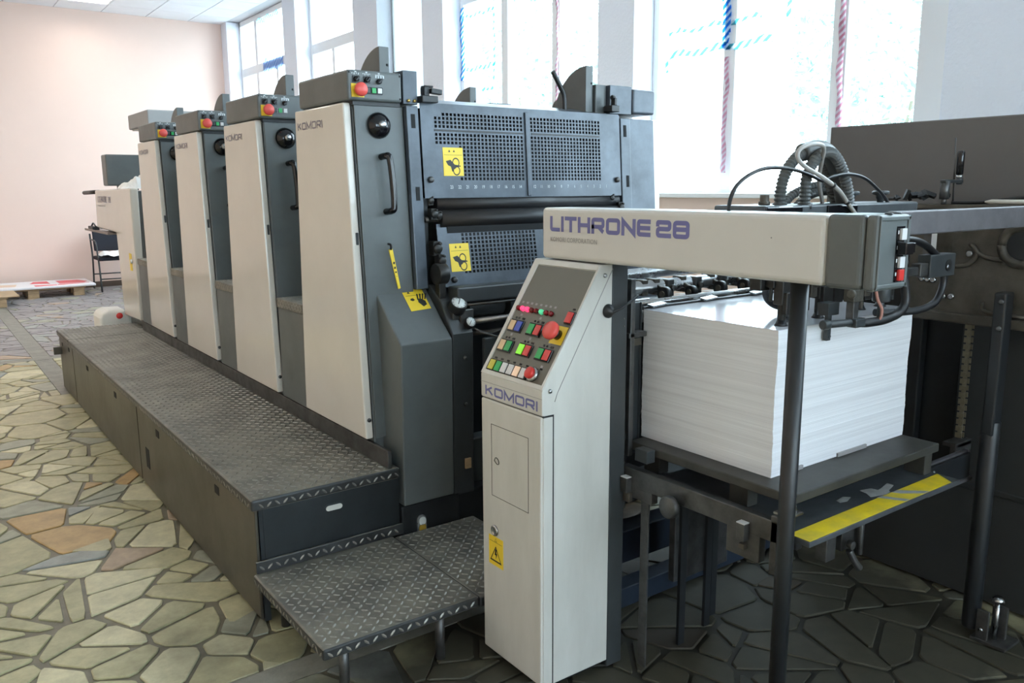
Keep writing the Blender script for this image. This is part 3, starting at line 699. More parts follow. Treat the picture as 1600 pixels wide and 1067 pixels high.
    treads(tr, 3.68, 3.998, 1.024, 1.062, 0, 0.019, P=lambda a, b, h: (1.458-h*0.6, a, b))
    o = obj('tread_pattern', tr, 'tread', t); o['kind'] = 'stuff'
    return t

unit = make_unit(True, 'first printing unit of the press, front one with the perforated guards')
rep = []
_u = make_unit(False, '')
UL = ['second printing unit of the press, directly behind the front one', 'third printing unit of the press, counted from the front one', 'fourth and farthest printing unit, next to the delivery end']
for i in range(3):
    u = _u if i == 0 else copy_tree(_u)
    u.location = (2.3, 3.4+PITCH_Y*(i+1), 0); u['label'] = UL[i]
    rep.append(u)

# --- parts only the front unit shows
t = unit
def part(name, mb, m, bevel=0.0, seg=2): return obj(name, mb, m, t, bevel, seg)
for x0, x1, slots in ((1.706, 1.762, ((1.735, 1.868), (1.737, 1.575))), (2.898, 2.962, ((2.925, 1.868), (2.936, 1.625)))):
    f = part('frame_column', MB().slab(near_quad(x0, x1, 1.18, 1.93), NN*0.03), 'gray2', 0.004)
    for x, z in slots: obj('slot', MB().obox(onface(x, z, 0.0305), (1, 0, 0), NN, NV, 0.009, 0.0015, 0.028), 'matblack', f)
# upper perforated guard
def GP(u, v, n): return onface(u, v, 0.030-n)
g = MB(); pu, pv = 0.01935, 0.0166
perforated(g, GP, 1.832, 1.628, pu, pv, 48, 17, 0.0120, 0.002, skip=lambda i, j: i in (24, 25) or j == 12 or (i < 6 and j < 9) or (j == 16 and i < 2), margin=(0.062, 0.128, 0.072, 0.030))
gu = part('upper_guard', g, 'gray2')
obj('guard_fold', MB().slab([onface(1.772, 1.945, 0.03), onface(2.885, 1.945, 0.03), (2.82, 3.20, 1.975), (1.80, 3.20, 1.975)], (0, 0, -0.006)), 'gray2', gu)
obj('guard_slot', MB().obox(onface(2.065, 1.628+12.5*pv, 0.031), (1, 0, 0), NN, NV, 0.232, 0.001, 0.004).obox(onface(2.55, 1.628+12.5*pv, 0.031), (1, 0, 0), NN, NV, 0.205, 0.001, 0.004), 'black', gu)
obj('guard_rib', MB().obox(onface(2.3155, 1.745, 0.034), (1, 0, 0), NN, NV, 0.009, 0.005, 0.185), 'gray2', gu, 0.003)
for x in (1.800, 2.860): obj('guard_knob', MB().lathe([(0.013, 0), (0.013, 0.012), (0.009, 0.016), (0, 0.016)], onface(x, 1.632, 0.03), NN, 14), 'dsteel', gu)
nb = MB()
for k in range(23):
    x = 1.905+k*0.0405
    if abs(x-2.3155) < 0.02: continue
    q = text_mesh(str(23-k), 0.020, onface(x-0.009, 1.595, 0.0302), (1, 0, 0), NV, NN, 0.8); nb.add(q.v, q.f)
obj('scale_numbers', nb, 'whiteprint', gu)
def hand_label(parent, x0, z0, w, h, n=0.0305):
    def Q(u, v, e): return onface(x0+u*w, z0+v*h, n+e)
    def poly(mb, pts, e=0.0012): mb.add([Q(u, v, e) for u, v in pts], [list(range(len(pts)))])
    l = obj('warning_label', MB().slab([Q(0, 0, 0), Q(1, 0, 0), Q(1, 1, 0), Q(0, 1, 0)], NN*0.001), 'yellow', parent)
    k = MB()
    for cx, cz in ((.62, .47), (.64, .19)):           # two rollers
        for i in range(18):
            a, b = 2*pi*i/18, 2*pi*(i+1)/18; r0, r1 = .125, .165
            k.add([Q(cx+cos(a)*r1*1.1, cz+sin(a)*r1*w/h*1.25, .0013), Q(cx+cos(b)*r1*1.1, cz+sin(b)*r1*w/h*1.25, .0013), Q(cx+cos(b)*r0*1.1, cz+sin(b)*r0*w/h*1.25, .0013), Q(cx+cos(a)*r0*1.1, cz+sin(a)*r0*w/h*1.25, .0013)], [(0, 1, 2, 3)])
    poly(k, [(.12, .52), (.36, .57), (.56, .40), (.84, .37), (.86, .33), (.60, .32), (.62, .28), (.50, .22), (.47, .15), (.42, .16), (.36, .33), (.22, .38)])   # the hand drawn in between
    for cc in ((.32, .88), (.55, .88)): poly(k, [(cc[0]-.05, cc[1]-.04), (cc[0]+.05, cc[1]-.04), (cc[0], cc[1]+.05)])
    poly(k, [(.06, .735), (.94, .735), (.94, .745), (.06, .745)])
    obj('pictogram', k, 'blkprint', l)
hand_label(gu, 1.868, 1.648, 0.100, 0.118)
# lower perforated guard, farther down
def GP2(u, v, n): return Vector((u, yn(v)-0.055+0.02-n*-1*0.0-(1.46-v)*0.10, v))+NN*(0.004-n)
g = MB(); perforated(g, GP2, 1.925, 1.236, 0.0203, 0.0175, 44, 11, 0.0125, 0.002, skip=lambda i, j: i in (20, 21), margin=(0.115, 0.06, 0.050, 0.022))
gl = part('lower_guard', g, 'gray2')
sv = (globals()['onface'])
def onface(x, z, n=0.0, _o=sv): return GP2(x, z, 0)+NN*(n-0.03)
hand_label(gl, 1.862, 1.248, 0.098, 0.118, 0.0305)
onface = sv
obj('guard_knob', MB().lathe([(0.013, 0), (0.013, 0.012), (0.009, 0.016), (0, 0.016)], GP2(1.868, 1.215, 0), NN, 14), 'black', gl)
obj('guard_lip', MB().box(1.83, 2.88, 2.90, 2.98, 1.125, 1.192), 'dgray', gl, 0.008)
obj('guard_edge', MB().cyl((1.80, 2.885, 1.118), (2.88, 2.885, 1.118), 0.006, 8), 'dsteel', gl)
# ink and blanket rollers in the gap
for z, y, r in ((1.535, 3.085, 0.042), (1.470, 3.045, 0.040), (1.545, 3.17, 0.06)):
    rl = part('roller', MB().cyl((1.83, y, z), (2.88, y, z), r, 28), 'rubber')
    obj('roller_shaft', MB().cyl((1.765, y, z), (1.83, y, z), 0.012, 12).cyl((2.88, y, z), (2.95, y, z), 0.012, 12), 'dsteel', rl)
for k, (x, y, z, s) in enumerate(((1.800, 3.06, 1.548, .020), (1.790, 3.02, 1.492, .024), (1.822, 3.03, 1.485, .020), (2.83, 3.06, 1.548, .02), (2.87, 3.04, 1.50, .026), (1.80, 3.02, 1.350, .030), (1.81, 3.00, 1.300, .026), (1.80, 2.99, 1.240, .034))):
    br = MB().box(x-s*.5, x+s*.6, y-s*.5, y+s, z-s, z+s).lathe([(s*.7, 0), (s*.7, s*.4), (s*.45, s*.55), (0, s*.55)], (x, y-s*.5, z), (0, -1, 0), 14).cyl((x+s*.3, y-s*.4, z+s*.7), (x+s*.3, y-s*1.1, z+s*.7), s*.22, 8)
    part('roller_bracket', br, 'oily', 0.002)
part('inner_panel', MB().box(1.764, 1.79, 3.06, 3.25, 1.17, 1.56), 'black')
part('drive_cover', MB().cyl((1.775, 2.985, 1.245), (1.825, 2.985, 1.245), 0.045, 18).box(1.782, 1.815, 2.965, 3.0, 1.14, 1.25), 'oily', 0.004)
# sloped lower box and the dark frame beside it
SB = [(3.06, 1.185), (2.85, 0.99), (2.86, 0.315), (3.10, 0.315)]
sb = part('sloped_box', MB().prism(SB, 1.530, 1.770, 'x'), 'gray', 0.006)
part('sloped_frame', MB().prism([(3.05, 1.20), (2.945, 1.13), (2.86, 1.005), (2.87, 0.30), (3.10, 0.30)], 1.776, 1.880, 'x'), 'dgray', 0.006)
for z in (0.90, 0.70): part('frame_bolt', MB().lathe([(0.009, 0), (0.008, 0.006), (0, 0.006)], (1.838, 2.862, z), (0, -1, 0), 8), 'dsteel')
part('paper_scrap', MB().box(1.83, 1.858, 2.858, 2.866, 0.415, 0.46), 'wood')
part('splash_panel', MB().box(1.895, 2.30, 2.80, 2.82, 0.32, 0.985), 'dgray', 0.004)
bx = part('base_box', MB().box(1.520, 1.800, 2.868, 3.05, 0.09, 0.312).box(1.80, 3.05, 2.90, 3.05, 0.08, 0.30), 'black', 0.006)
sg = MB(); 
def oval(cx, cz, hw, hh, n=8): return [(cx+hw*cos(a), cz+(hh-hw)*(1 if k < n else -1)+hw*sin(a)) for k, a in enumerate([pi*i/(n-1) for i in range(n)]+[pi+pi*i/(n-1) for i in range(n)])]
obj('sight_glass_rim', MB().prism(oval(1.610, 0.212, 0.022, 0.048), 2.860, 2.869, 'y'), 'steel', bx, 0.002)
obj('sight_glass', MB().prism(oval(1.611, 0.196, 0.016, 0.026), 2.857, 2.862, 'y'), 'sight', bx)
obj('sight_glass', MB().prism(oval(1.611, 0.234, 0.016, 0.018), 2.857, 2.862, 'y'), 'dial', bx)
# yellow label on the slope
sd = Vector((0, 2.85-3.06, 0.99-1.185)).normalized(); sn = Vector((0, -0.195, 0.21)).normalized()
def SL(x, s, e): return Vector((x, 3.06, 1.185))+sd*s+sn*e
l = obj('warning_label', MB().slab([SL(1.648, .010, .0005), SL(1.745, .006, .0005), SL(1.745, .118, .0005), SL(1.648, .124, .0005)], sn*0.001), 'yellow', sb)
k = MB()
for f in [[(.735, .095), (.715, .105), (.70, .080), (.705, .060), (.72, .062), (.735, .075)]]+[[(.70+i*.011, .068), (.707+i*.011, .066), (.715+i*.014, .036), (.708+i*.014, .034)] for i in range(4)]+[[(.668, .030), (.682, .030), (.675, .018)], [(.655, .042), (.742, .040), (.742, .0415), (.655, .0435)], [(.672, .058), (.684, .056), (.690, .066), (.678, .072), (.668, .066)]]:
    k.add([SL(1+x, s, .0018) for x, s in f], [list(range(len(f)))])
obj('pictogram', k, 'blkprint', l)
# yellow notched tag hanging on the panel
tg = part('notched_tag', MB().slab([onface(1.588, 1.352, 0.022), onface(1.604, 1.356, 0.022), onface(1.628, 1.192, 0.026), onface(1.618, 1.190, 0.026)], NN*0.006), 'yellow')
th = MB()
for i in range(4):
    a = .35+.12*i; c = onface(1.597+.026*a*.95, 1.354-.163*a, 0.0295); th.obox(c, (1, 0, -0.15), NN, (0.15, 0, 1), 0.0035, 0.001, 0.0045)
obj('tag_holes', th, 'blkprint', tg)
part('tag_hook', MB().tube([onface(1.590, 1.375, 0.02), onface(1.594, 1.37, 0.035), onface(1.596, 1.352, 0.03)], 0.005, 8, 4), 'black')
# pressure gauges
for (x, y, z, r, dx, nm) in ((1.826, 2.885, 1.130, 0.036, 0.02, 0), (1.868, 2.86, 1.050, 0.024, 0.30, 1)):
    ax = Vector((-0.10+dx*0.2, -0.62, 0.78 if nm == 0 else 0.35)).normalized(); c = Vector((x, y, z))
    gg = part('pressure_gauge', MB().lathe([(r*.95, -r*1.2), (r*1.02, -r*.9), (r*1.02, 0), (r*.94, r*.14), (r*.87, r*.12), (r*.86, -r*.02)], c, ax, 24), 'rubber')
    obj('dial_face', MB().lathe([(r*.86, r*.02), (r*.86, r*.06), (0, r*.06)], c, ax, 24), 'dial', gg)
    a = ax.orthogonal().normalized(); b = ax.cross(a)
    n = MB().obox(c+ax*(r*.085)+a*r*.2, a, b, ax, r*.45, r*.05, r*.01)
    for q in range(9): an = 2*pi*q/10; n.obox(c+ax*(r*.075)+(a*cos(an)+b*sin(an))*r*.72, a*cos(an)+b*sin(an), -a*sin(an)+b*cos(an), ax, r*.07, r*.03, r*.008)
    obj('needle', n, 'blkprint', gg)
part('gauge_bracket', MB().box(1.835, 1.90, 2.885, 2.93, 1.01, 1.10).box(1.80, 1.83, 2.89, 2.94, 1.06, 1.12), 'dsteel', 0.004)
# rods and a grey motor seen under the lower guard
part('cross_rod', MB().cyl((1.88, 2.90, 1.045), (2.95, 2.90, 1.045), 0.014, 14), 'steel')
part('cross_rod', MB().cyl((1.90, 2.93, 0.985), (2.95, 2.93, 0.985), 0.010, 12), 'dsteel')
part('motor_housing', MB().cyl((1.93, 3.00, 1.085), (2.12, 3.00, 1.085), 0.040, 20).cyl((2.14, 3.0, 1.085), (2.20, 3.0, 1.085), 0.052, 20).box(1.96, 2.10, 2.98, 3.04, 1.10, 1.13), 'dgray', 0.003)
part('thin_pipe', MB().tube([(1.885, 2.86, 1.02), (1.93, 2.82, 1.0), (2.02, 2.80, 1.02), (2.2, 2.80, 1.045)], 0.004, 6).tube([(1.89, 2.85, 1.01), (1.96, 2.79, 0.985), (2.10, 2.76, 0.93)], 0.0045, 6), 'dsteel')
part('inner_back', MB().box(1.88, 2.95, 3.05, 3.10, 0.30, 1.12), 'black')
part('inner_back', MB().box(1.80, 2.89, 3.13, 3.15, 1.60, 1.93).box(1.86, 2.88, 3.02, 3.03, 1.20, 1.44), 'matblack')  # black sheets added behind the guards to make their holes dark
# lock levers at the top corners and the bent lever behind
for x, s in ((1.765, 1), (2.835, -1)):
    lv = MB().box(x, x+.075*s if s > 0 else x-.02, 3.035, 3.09, 1.945, 1.972) if s > 0 else MB().box(x-.03, x+.02, 3.03, 3.09, 1.955, 1.985)
    if s > 0: lv.box(x+.018, x+.042, 3.05, 3.085, 1.972, 2.008).box(x+.02, x+.062, 3.05, 3.085, 2.006, 2.014).obox((x+.068, 3.045, 1.990), (1, 0, -.08), (0, 1, 0), (.08, 0, 1), .026, .012, .0105)
    else: lv.box(x-.012, x+.004, 3.03, 3.06, 1.985, 2.02).cyl((x-.02, 3.045, 2.022), (x+.0, 3.045, 2.022), .012, 10)
    part('lock_lever', lv, 'black', 0.003)
bo = MB()
for x in (1.716, 1.744): bo.lathe([(0.007, 0), (0.006, 0.007), (0, 0.007)], (x, 3.066, 1.950), (0, -1, 0), 8)
part('brass_bolts', bo, 'brass')
part('bent_lever', MB().tube([(2.62, 3.16, 1.94), (2.615, 3.16, 2.02), (2.60, 3.16, 2.055), (2.545, 3.16, 2.135)], 0.0115, 8, 5), 'black')
part('cylinder_hub', MB().prism([(3.10, 1.95), (3.10, 2.085), (3.30, 2.085), (3.42, 2.03), (3.48, 1.95)], 2.762, 2.832, 'x'), 'gray', 0.004)

# --- delivery end
t = thing('delivery_unit', (2.3, 7.8, 0), 'delivery end of the press with an L-shaped cream panel and gray hood', 'press unit')
part = lambda name, mb, m, bevel=0.0, seg=2: obj(name, mb, m, t, bevel, seg)
part('body', MB().box(1.535, 3.14, 7.16, 7.86, 0.10, 1.595).box(1.56, 3.14, 7.86, 8.62, 1.20, 1.595).box(2.6, 3.14, 7.86, 8.62, 0.1, 1.2).box(1.58, 3.1, 7.01, 7.86, 0.0, 0.1), 'gray', 0.008)
pn = part('cream_panel', MB().prism([(7.18, 0.55), (7.145, 1.615), (8.60, 1.60), (8.66, 1.255), (7.80, 1.24), (7.76, 0.53)], 1.47, 1.535, 'x'), 'cover', 0.012, 3)
lt = MB(); letters(lt, 'LITHRONE 28', (1.4695, 8.50, 1.490), (0, -1, 0), (0, 0, 1), (-1, 0, 0), 0.056, 0.011, 0.011, d=0.0006); obj('lettering', lt, 'grayprint', pn)
q = text_mesh('KOMORI CORPORATION', 0.03, (1.4695, 8.50, 1.450), (0, -1, 0), (0, 0, 1), (-1, 0, 0)); obj('lettering', q, 'smallprint', pn)
l = obj('warning_label', MB().box(1.467, 1.4695, 7.28, 7.36, 0.95, 1.09), 'yellow', pn)
obj('panel_lock', MB().lathe([(0.018, 0), (0.018, 0.01), (0, 0.012)], (1.467, 7.27, 1.03), (-1, 0, 0), 12), 'white', pn)
part('grip_bar', MB().cyl((1.50, 8.58, 1.585), (1.50, 9.35, 1.575), 0.019, 12), 'rubber')
part('sheet_tray', MB().box(1.42, 1.75, 7.90, 9.02, 1.218, 1.228).box(1.42, 1.43, 7.90, 9.02, 1.228, 1.238), 'brown', 0.003)
part('tray_clip', MB().box(1.44, 1.50, 8.72, 8.95, 1.222, 1.262).tube([(1.47, 8.72, 1.262), (1.47, 8.84, 1.29), (1.47, 8.93, 1.262)], 0.008, 6), 'black', 0.004)
hd = part('hood', MB().box(1.715, 3.05, 7.42, 8.14, 2.125, 2.25), 'lgray', 0.010)
obj('hood_stay', MB().box(2.45, 2.52, 7.55, 7.62, 1.595, 2.125).box(2.45, 2.52, 7.95, 8.02, 1.595, 2.125), 'gray', hd)
obj('hood_liner', MB().box(1.74, 3.03, 7.44, 8.12, 2.116, 2.1249), 'cream', hd)
st = thing('control_desk', (1.75, 8.25, 1.597), 'blue-gray control desk box standing on the delivery end', 'control box')
obj('desk_box', MB().box(1.515, 2.20, 8.22, 8.42, 1.638, 1.915), 'gray', st, 0.014, 3)
obj('desk_foot', MB().box(1.62, 1.78, 8.26, 8.38, 1.597, 1.638), 'dgray', st)
# crumpled rag on top of the delivery
rg = random.Random(4); m = MB(); vs = []; nu, nv = 22, 12
for i in range(nu+1):
    for j in range(nv+1):
        u, v = i/nu, j/nv; e = min(u, 1-u, v, 1-v)*5
        vs.append((1.545+u*0.30+rg.uniform(-.01, .01), 7.74+v*0.30+rg.uniform(-.01, .01), 1.612+min(1, e)*(0.065+0.05*sin(9*u+3*v)*cos(7*v+2)+rg.uniform(-.02, .02))))
m.add(vs, [(i*(nv+1)+j, (i+1)*(nv+1)+j, (i+1)*(nv+1)+j+1, i*(nv+1)+j+1) for i in range(nu) for j in range(nv)], True)
o = obj('cleaning_rag', m, 'cloth'); tag(o, 'crumpled white rag lying on top of the delivery end', 'rag'); s = o.modifiers.new('sub', 'SUBSURF'); s.levels = 1; s.render_levels = 1

# ================================================================== WALKWAY, STEP
t = thing('walkway_platform', (1.2, 5.2, 0), 'long tread-plate walkway platform along the operator side of the press', 'platform')
part = lambda name, mb, m, bevel=0.0, seg=2: obj(name, mb, m, t, bevel, seg)
X0, X1, Y0, Y1, ZP = 0.905, 1.516, 2.862, 7.55, 0.486
dk = sides(part('deck_plate', MB().box(X0, X1, Y0, 6.98, ZP-0.045, ZP), 'deck', 0.009, 3), 'endpl2')
dk2 = sides(part('deck_plate', MB().box(X0, X1, 6.985, Y1, ZP-0.045, ZP), 'deck', 0.009, 3), 'endpl2')
tr = MB(); treads(tr, X0+.01, X1-.005, Y0+.008, 6.97, ZP); treads(tr, X0+.01, X1-.005, 6.99, Y1-.008, ZP)
treads(tr, X0+.02, X1, ZP-.042, ZP-.004, 0, 0.031, P=lambda a, b, h: (a, Y0-h, b))
treads(tr, Y0+.02, Y1, ZP-.042, ZP-.004, 0, 0.031, P=lambda a, b, h: (X0-h*.7, a, b))
o = part('tread_pattern', tr, 'tread'); o['kind'] = 'stuff'
for a, b, lab in ((2.875, 4.765, 0), (4.785, 6.88, 1), (6.90, Y1-.005, 2)):
    p = part('side_panel', MB().box(0.918, 0.930, a, b, 0.012, ZP-.043), 'skirt', 0.003)
    for y, z, hy, hz in ((3.333, .385, .028, .014), (4.321, .385, .030, .015), (5.35, .382, .030, .014), (6.283, .385, .034, .013), (4.59, .185, .036, .044), (7.06, .395, .022, .012), (7.38, .39, .022, .012)):
        if a < y < b: obj('panel_slot', MB().box(0.9160, 0.9185, y-hy, y+hy, z-hz*1.25, z+hz*1.25), 'matblack', p)
ep = part('end_panel', MB().box(0.945, X1-.006, 2.868, 2.882, 0.20, ZP-.043), 'endpl', 0.003)
ov = oval(0, 0, 0.014, 0.040); hs = [(1.225+q[1], 0.388+q[0]) for q in ov]
obj('hand_hole_rim', MB().prism(hs, 2.864, 2.869, 'y'), 'endpl', ep, 0.002)
obj('hand_hole', MB().prism([(1.225+q[1]*.85, 0.386+q[0]*.75) for q in ov], 2.8625, 2.8645, 'y'), 'cream', ep)
part('corner_post', MB().box(0.932, 0.955, 2.87, 2.90, 0.0, ZP-.043), 'endpl')
part('far_end_panel', MB().box(0.93, X1-.006, Y1-.02, Y1-.008, 0.012, ZP-.043), 'skirt')
part('inner_frame', MB().box(1.48, 1.505, 2.885, Y1-.02, 0.0, ZP-.045).box(0.932, 0.955, 3.0, 3.03, 0.0, ZP-.05).box(0.932, 0.955, 7.4, 7.43, 0.0, ZP-.05), 'black')
part('kick_strip', MB().box(1.468, 1.484, 2.87, 7.10, ZP+.001, ZP+0.075), 'dsteel', 0.002)
part('floor_bracket', MB().box(0.86, 0.918, 7.44, 7.47, 0.30, 0.36), 'skirt')

t = thing('step_platform', (1.25, 2.54, 0), 'low tread-plate step on round legs in front of the walkway', 'step')
part = lambda name, mb, m, bevel=0.0, seg=2: obj(name, mb, m, t, bevel, seg)
ZT = 0.205
sides(part('deck_plate', MB().prism([(0.893, 2.225), (1.47, 2.225), (1.47, 2.858), (0.893, 2.858)], ZT-.040, ZT, 'z'), 'deck', 0.008, 3), 'endpl2')
sides(part('deck_plate', MB().box(1.475, 1.86, 2.225, 2.855, ZT-.045, ZT-.006), 'deck', 0.006), 'endpl2')
sides(part('back_lip', MB().box(0.905, 1.515, 2.850, 2.862, ZT, ZT+.045), 'deck', 0.003), 'endpl2')
tr = MB(); treads(tr, 0.905, 1.465, 2.235, 2.845, ZT); treads(tr, 1.48, 1.855, 2.235, 2.85, ZT-.006)
treads(tr, 0.90, 1.47, ZT-.038, ZT-.004, 0, 0.031, P=lambda a, b, h: (a, 2.225-h, b))
treads(tr, 2.23, 2.855, ZT-.038, ZT-.004, 0, 0.031, P=lambda a, b, h: (0.893-h*.7, a, b))
treads(tr, 0.91, 1.515, ZT+.004, ZT+.044, 0, 0.031, P=lambda a, b, h: (a, 2.850-h, b))
o = part('tread_pattern', tr, 'tread'); o['kind'] = 'stuff'
for x, y in ((0.985, 2.285), (1.335, 2.27), (0.985, 2.80), (1.82, 2.80), (1.335, 2.80)): part('leg', MB().cyl((x, y, 0), (x, y, ZT-.03), 0.017, 16), 'dsteel')

# ================================================================== CONSOLE
t = thing('control_console', (1.62, 2.04, 0), 'tall cream control console with slanted button panel in front of the feeder', 'console')
part = lambda name, mb, m, bevel=0.0, seg=2: obj(name, mb, m, t, bevel, seg)
KX0, KX1, KY0, KY1 = 1.475, 1.752, 1.878, 2.203
body = part('cabinet', MB().prism([(1.481, 0.03), (1.481, 0.925), (KX0, 0.928), (KX0, 1.002), (1.700, 1.366), (KX1, 1.366), (KX1, 0.03)], KY0, KY1, 'y'), 'cream', 0.008, 3)
obj('cabinet_foot', MB().box(1.51, 1.73, 1.91, 2.17, 0.0, 0.03), 'black', body)
door = part('door', MB().box(1.4735, 1.486, KY0+.004, KY1-.002, 0.034, 0.9225), 'cream', 0.005)
obj('door_gap', MB().box(1.4795, 1.520, KY0-.0006, KY0+.003, 0.9205, 0.9265).box(1.516, 1.520, KY0-.0006, KY0+.003, 0.034, 0.923).box(1.4795, 1.481, KY0, KY1+.0004, 0.9215, 0.927), 'black', door)
hp = MB()
for a in ((1.944, 2.1445, .843, .8445), (1.944, 2.1445, .600, .6015), (1.944, 1.9455, .6, .8445), (2.143, 2.1445, .6, .8445)): hp.box(1.4728, 1.4738, *a)
obj('hatch_outline', hp, 'blkprint', door)['kind'] = 'stuff'
pull = MB().tube([(1.4725, 2.128, .724), (1.4722, 2.118, .736), (1.4722, 2.104, .730), (1.4722, 2.102, .718), (1.4725, 2.113, .715), (1.4725, 2.128, .724)], 0.0012, 6, 4); obj('hatch_pull', pull, 'blkprint', door)
obj('door_lock', MB().lathe([(0.019, 0), (0.019, 0.005), (0.014, 0.008), (0.012, 0.006), (0, 0.006)], (1.4735, 2.128, .480), (-1, 0, 0), 20), 'steel', door)
wl = obj('warning_label', MB().box(1.4724, 1.4736, 2.083, 2.164, 0.355, 0.458), 'yellow', door)
k = MB(); YX = 1.4718
def tri(cy, cz, s): return [(YX, cy+s*.5, cz-s*.43), (YX, cy-s*.5, cz-s*.43), (YX, cy, cz+s*.43)]
def ring(mb, cy, cz, s, w):
    o = tri(cy, cz, s); i = tri(cy, cz-s*.01, s-w*3.2); mb.add(o+i, [(0, 1, 4, 3), (1, 2, 5, 4), (2, 0, 3, 5)])
ring(k, 2.1235, .398, .066, .0045); ring(k, 2.1235, .4475, .014, .0012)
k.add([(YX, 2.1265, .416), (YX, 2.1180, .414), (YX, 2.1215, .401), (YX, 2.1155, .400), (YX, 2.1240, .379), (YX, 2.1235, .393), (YX, 2.1300, .394)], [(0, 1, 2, 6), (2, 3, 4, 5), (2, 5, 6)])
k.box(YX-.0002, YX, 2.088, 2.159, .4385, .4396)
obj('pictogram', k, 'blkprint', wl)
lt = MB(); letters(lt, 'KOMORI', (1.4748, 2.177, 0.9375), (0, -1, 0), (0, 0, 1), (-1, 0, 0), 0.0315, 0.0066, 0.0068, d=0.0006, width=0.277); obj('lettering', lt, 'blueprint', body)
obj('lip_seam', MB().box(1.4742, 1.4752, KY0, KY1, 0.978, 0.9792), 'smallprint', body)
sn2 = Vector((-0.85126, 0, 0.52475)); ss2 = Vector((0.52475, 0, 0.85126))
def CP(y, s, n=0.0): return Vector((1.475, y, 1.002))+ss2*s+sn2*n
bp = part('button_panel', MB().slab([CP(2.1855, .018, -.001), CP(1.8885, .018, -.001), CP(1.8715, .405, -.001), CP(2.1655, .405, -.001)], sn2*0.0018), 'screen')
fr = MB()
fr.slab([CP(KY1-.001, .004), CP(KY0+.001, .004), CP(1.890, .018), CP(2.186, .018)], sn2*.004)
fr.slab([CP(2.187, .018), CP(2.167, .407), CP(2.185, .424), CP(KY1-.001, .005)], sn2*.004)
fr.slab([CP(1.888, .018), CP(KY0+.001, .005), CP(KY0+.001, .424), CP(1.870, .407)], sn2*.004)
fr.slab([CP(2.166, .407), CP(1.871, .407), CP(KY0+.001, .424), CP(2.188, .424)], sn2*.004)
part('panel_frame', fr, 'cream', 0.0015)
def pbox(y, s, hy, hs_, n0, n1): return MB().obox(CP(y, s, (n0+n1)/2), (0, 1, 0), ss2, sn2, hy, hs_, (n1-n0)/2)
for y, m in zip((2.1591, 2.1368, 2.1124, 2.0892, 2.0648, 2.0388, 2.0147, 1.9913), ('dred', 'ledred', 'ledred', 'dred', 'dred', 'ledgreen', 'dred', 'dred')):
    obj('signal_lamp', MB().lathe([(0.0085, 0), (0.0085, 0.008), (0.0068, 0.0125), (0.003, 0.0145), (0, 0.0145)], CP(y, .244), sn2, 16), m, bp)
for y0, s, cs in ((2.1325, .182, ('beige', 'bluekey')), (2.034, .182, ('green', 'red')), (2.138, .110, ('beige', 'green')), (2.038, .110, ('lime', 'red')), (1.941, .111, ('green', 'red'))):
    obj('key_frame', pbox(y0, s, .0345, .0215, 0, .006), 'gloss', bp, 0.001)
    for d, m in zip((.0165, -.0165), cs): obj('push_key', pbox(y0+d, s, .0130, .0170, .006, .010), m, bp, 0.001)
obj('key_frame', pbox(1.8985, .2415, .0165, .0215, 0, .006), 'gloss', bp, 0.001)
obj('push_key', pbox(1.8985, .2415, .0120, .0175, .006, .012), 'red', bp, 0.001)
obj('key_frame', pbox(2.077, .038, .1045, .0195, 0, .005), 'gloss', bp, 0.001)
for y, m in zip((2.1607, 2.1262, 2.0935, 2.0600, 2.0275, 1.9935), ('ykey', 'green', 'wkey', 'wkey', 'litkey', 'wkey')): obj('push_key', pbox(y, .038, .0130, .0165, .005, .009), m, bp, 0.001)
obj('stop_plate', MB().slab([CP(1.938, .212, .0008), CP(1.888, .212, .0008), CP(1.888, .152, .0008), CP(1.946, .152, .0008)], sn2*.0015), 'yellow', bp)
obj('emergency_button', MB().lathe([(.0165, 0), (.0165, .026)], CP(1.918, .182, .002), sn2, 18), 'gloss', bp)
obj('emergency_button', MB().lathe([(.016, .024), (.028, .027), (.0295, .038), (.026, .045), (.012, .047), (0, .047)], CP(1.918, .182, .002), sn2, 24), 'estop', bp)
obj('push_button_rim', MB().lathe([(.0235, 0), (.0235, .008), (.020, .012), (0, .012)], CP(1.949, .043), sn2, 22), 'steel', bp)
obj('push_button', MB().lathe([(.0185, .011), (.0185, .022), (.016, .024), (0, .024)], CP(1.950, .043), sn2, 22), 'red', bp)
mk = MB()
for y, s, n in ((2.134, .211, 3), (2.034, .211, 3), (2.138, .139, 3), (2.038, .139, 3), (1.941, .140, 3), (2.1607, .064, 1), (2.1262, .064, 1), (2.0935, .064, 1), (2.06, .064, 1), (2.0275, .064, 1), (1.9935, .064, 1), (1.9, .272, 1), (1.925, .066, 1)):
    if n == 3:
        for q in (-.020, .004, .019): mk.obox(CP(y+q, s, .0012), (0, 1, 0), ss2, sn2, .007 if q < 0 else .004, .0035, .0004)
    else: mk.obox(CP(y, s, .0012), (0, 1, 0), ss2, sn2, .006, .0028, .0004)
obj('key_marks', mk, 'gloss', bp)['kind'] = 'stuff'
mk = MB()
for y in (2.155, 2.131, 2.108, 2.085, 2.06, 2.035, 2.012, 1.988): mk.obox(CP(y, .268, .0012), (0, 1, 0), ss2, sn2, .005, .0035, .0004)
for y, s in ((2.134, .224), (2.034, .224), (2.138, .152), (2.038, .152), (1.941, .153), (1.928, .074)): mk.obox(CP(y, s, .0012), (0, 1, 0), ss2, sn2, .005, .0040, .0004)
obj('key_symbols', mk, 'smallprint', bp)['kind'] = 'stuff'
obj('side_seam', MB().tube([(1.523, KY0-.0004, 0.965), (1.533, KY0-.0004, 0.99), (1.752, KY0-.0004, 1.352)], 0.0011, 4, 1), 'smallprint', body)
